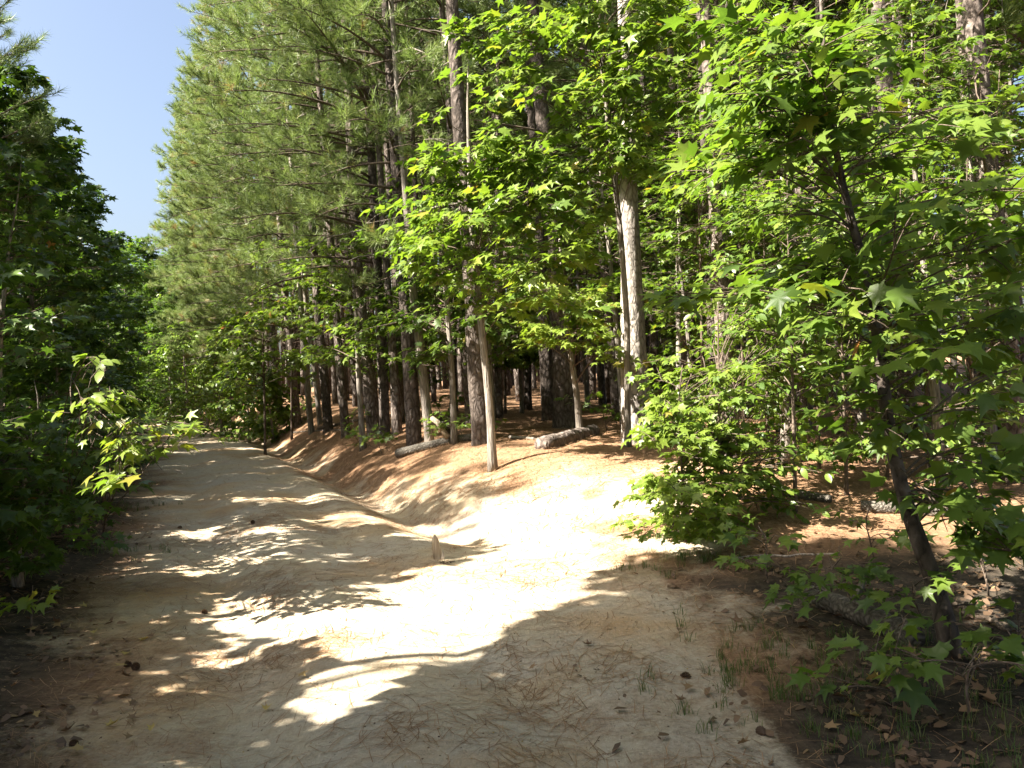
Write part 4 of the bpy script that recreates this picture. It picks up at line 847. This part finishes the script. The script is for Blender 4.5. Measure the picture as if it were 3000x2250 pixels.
tag(obj('pine_straw', g.mesh('pine_straw', M['dry_needle'])), 'loose orange-brown pine straw covering the forest floor', 'pine straw', kind='stuff')
clump = lambda x, y: sand_mask(x, y) * np.clip(.12 + 1.6 * np.maximum(0, fbm(x * 1.6 + 2, y * 1.6, 3) - .05), 0, 1)
g = straw(11000, (-4, 2.8, 3, 12), clump, lift=.008, wd=.0042, l=.2)
tag(obj('scattered_needles', g.mesh('scattered_needles', M['dry_needle'])), 'single dry pine needles scattered over the sandy track', 'pine needles', kind='stuff')
def grass(n, cx, cy, sx, sy, h):
    nc = max(3, n // 16); ci = R.integers(0, nc, n); x = R.normal(cx, sx * 1.2, nc)[ci] + R.normal(0, .022, n); y = R.normal(cy, sy * 1.2, nc)[ci] + R.normal(0, .022, n); a = R.uniform(0, 6.283, n); H = h * R.uniform(.4, 1.2, n); z = height(x, y); d = np.column_stack([np.cos(a), np.sin(a), np.zeros(n)])
    b0 = np.column_stack([x, y, z - .01]); b1 = b0 + d * (H * .15)[:, None] + np.array([0, 0, 1]) * (H * .6)[:, None]; b2 = b0 + d * (H * R.uniform(.3, .7, n))[:, None] + np.array([0, 0, 1]) * (H * .95)[:, None]
    s_ = np.column_stack([-np.sin(a), np.cos(a), np.zeros(n)]) * .0016
    V = np.stack([b0 - s_, b0 + s_, b1 - s_, b1 + s_, b2], 1).reshape(-1, 3); F = (np.array([[0, 1, 3], [0, 3, 2], [2, 3, 4]])[None] + (np.arange(n) * 5)[:, None, None]).reshape(-1, 3); return V, F, np.repeat(np.clip(R.normal(.4, .25, n), 0, 1), 5)
g = Geo()
for px, py, n, sx in [(2230, 1950, 380, .26), (2330, 2030, 350, .26), (2150, 1850, 120, .2), (2000, 1640, 500, .25), (1990, 1560, 300, .2), (2450, 2000, 500, .3), (2850, 2180, 500, .25), (1960, 1480, 200, .2), (2600, 1950, 300, .25), (330, 1480, 500, .35), (380, 1420, 400, .3), (250, 1620, 300, .3)]:
    b = G(px, py); g.add(*grass(n, b[0], b[1], sx, sx * .8, .085))
tag(obj('grass', g.mesh('grass', M['grass'])), 'thin green grass tufts along the shaded verges', 'grass', kind='stuff')
ico_v = np.array([[0, 0, 1], [.9, 0, .2], [0, .9, .3], [-.8, 0, .1], [0, -1, .2], [0, 0, -.4]]); ico_f = np.array([[0, 1, 2], [0, 2, 3], [0, 3, 4], [0, 4, 1], [5, 2, 1], [5, 3, 2], [5, 4, 3], [5, 1, 4]])
m_ = 2600; x = R.uniform(-3.5, 2.6, m_); y = 2.8 + 8 * R.random(m_) ** 1.4; th = R.uniform(0, 6.28, m_); c_, s_ = np.cos(th), np.sin(th); Z0 = np.zeros(m_)
Rm = np.stack([np.stack([c_, -s_, Z0], 1), np.stack([s_, c_, Z0], 1), np.stack([Z0, Z0, Z0 + .7], 1)], 1)
g = Geo(); V, F = expand((ico_v, ico_f), np.column_stack([x, y, height(x, y)]), Rm, R.uniform(.002, .0075, m_)); g.add(V, F, np.repeat(R.random(m_), 6))
tag(obj('pebbles', g.mesh('pebbles', M['dead_leaf'])), 'tiny pebbles and crumbs of debris on the dirt track', 'pebbles', kind='stuff')


# broken leaf litter drifting along both verges
m_ = 26000; x = R.uniform(-5.5, 4.5, m_); y = 3 + 10 * R.random(m_) ** 1.3; kp_ = mould_shade_mask(x, y) * (.15 + np.clip(2.2 * (fbm(x * 2.5, y * 2.5, 3) + .1), 0, .85)) > R.random(m_); x, y = x[kp_][:6500], y[kp_][:6500]; m_ = len(x)
th = R.uniform(0, 6.283, m_); fw_ = np.column_stack([np.cos(th), np.sin(th), R.normal(0, .25, m_)]); up_ = norm(np.column_stack([R.normal(0, .35, m_), R.normal(0, .35, m_), np.ones(m_)]))
g = Geo(); add_leaves(g, OVAL_LO, np.column_stack([x, y, height(x, y) + R.uniform(.004, .03, m_)]), frames(fw_, up_), R.uniform(.02, .075, m_), np.clip(R.normal(.25, .2, m_), 0, .8))
tag(obj('leaf_litter', g.mesh('leaf_litter', M['dead_leaf'])), 'broken brown leaf litter strewn along the dark verges', 'leaf litter', kind='stuff')
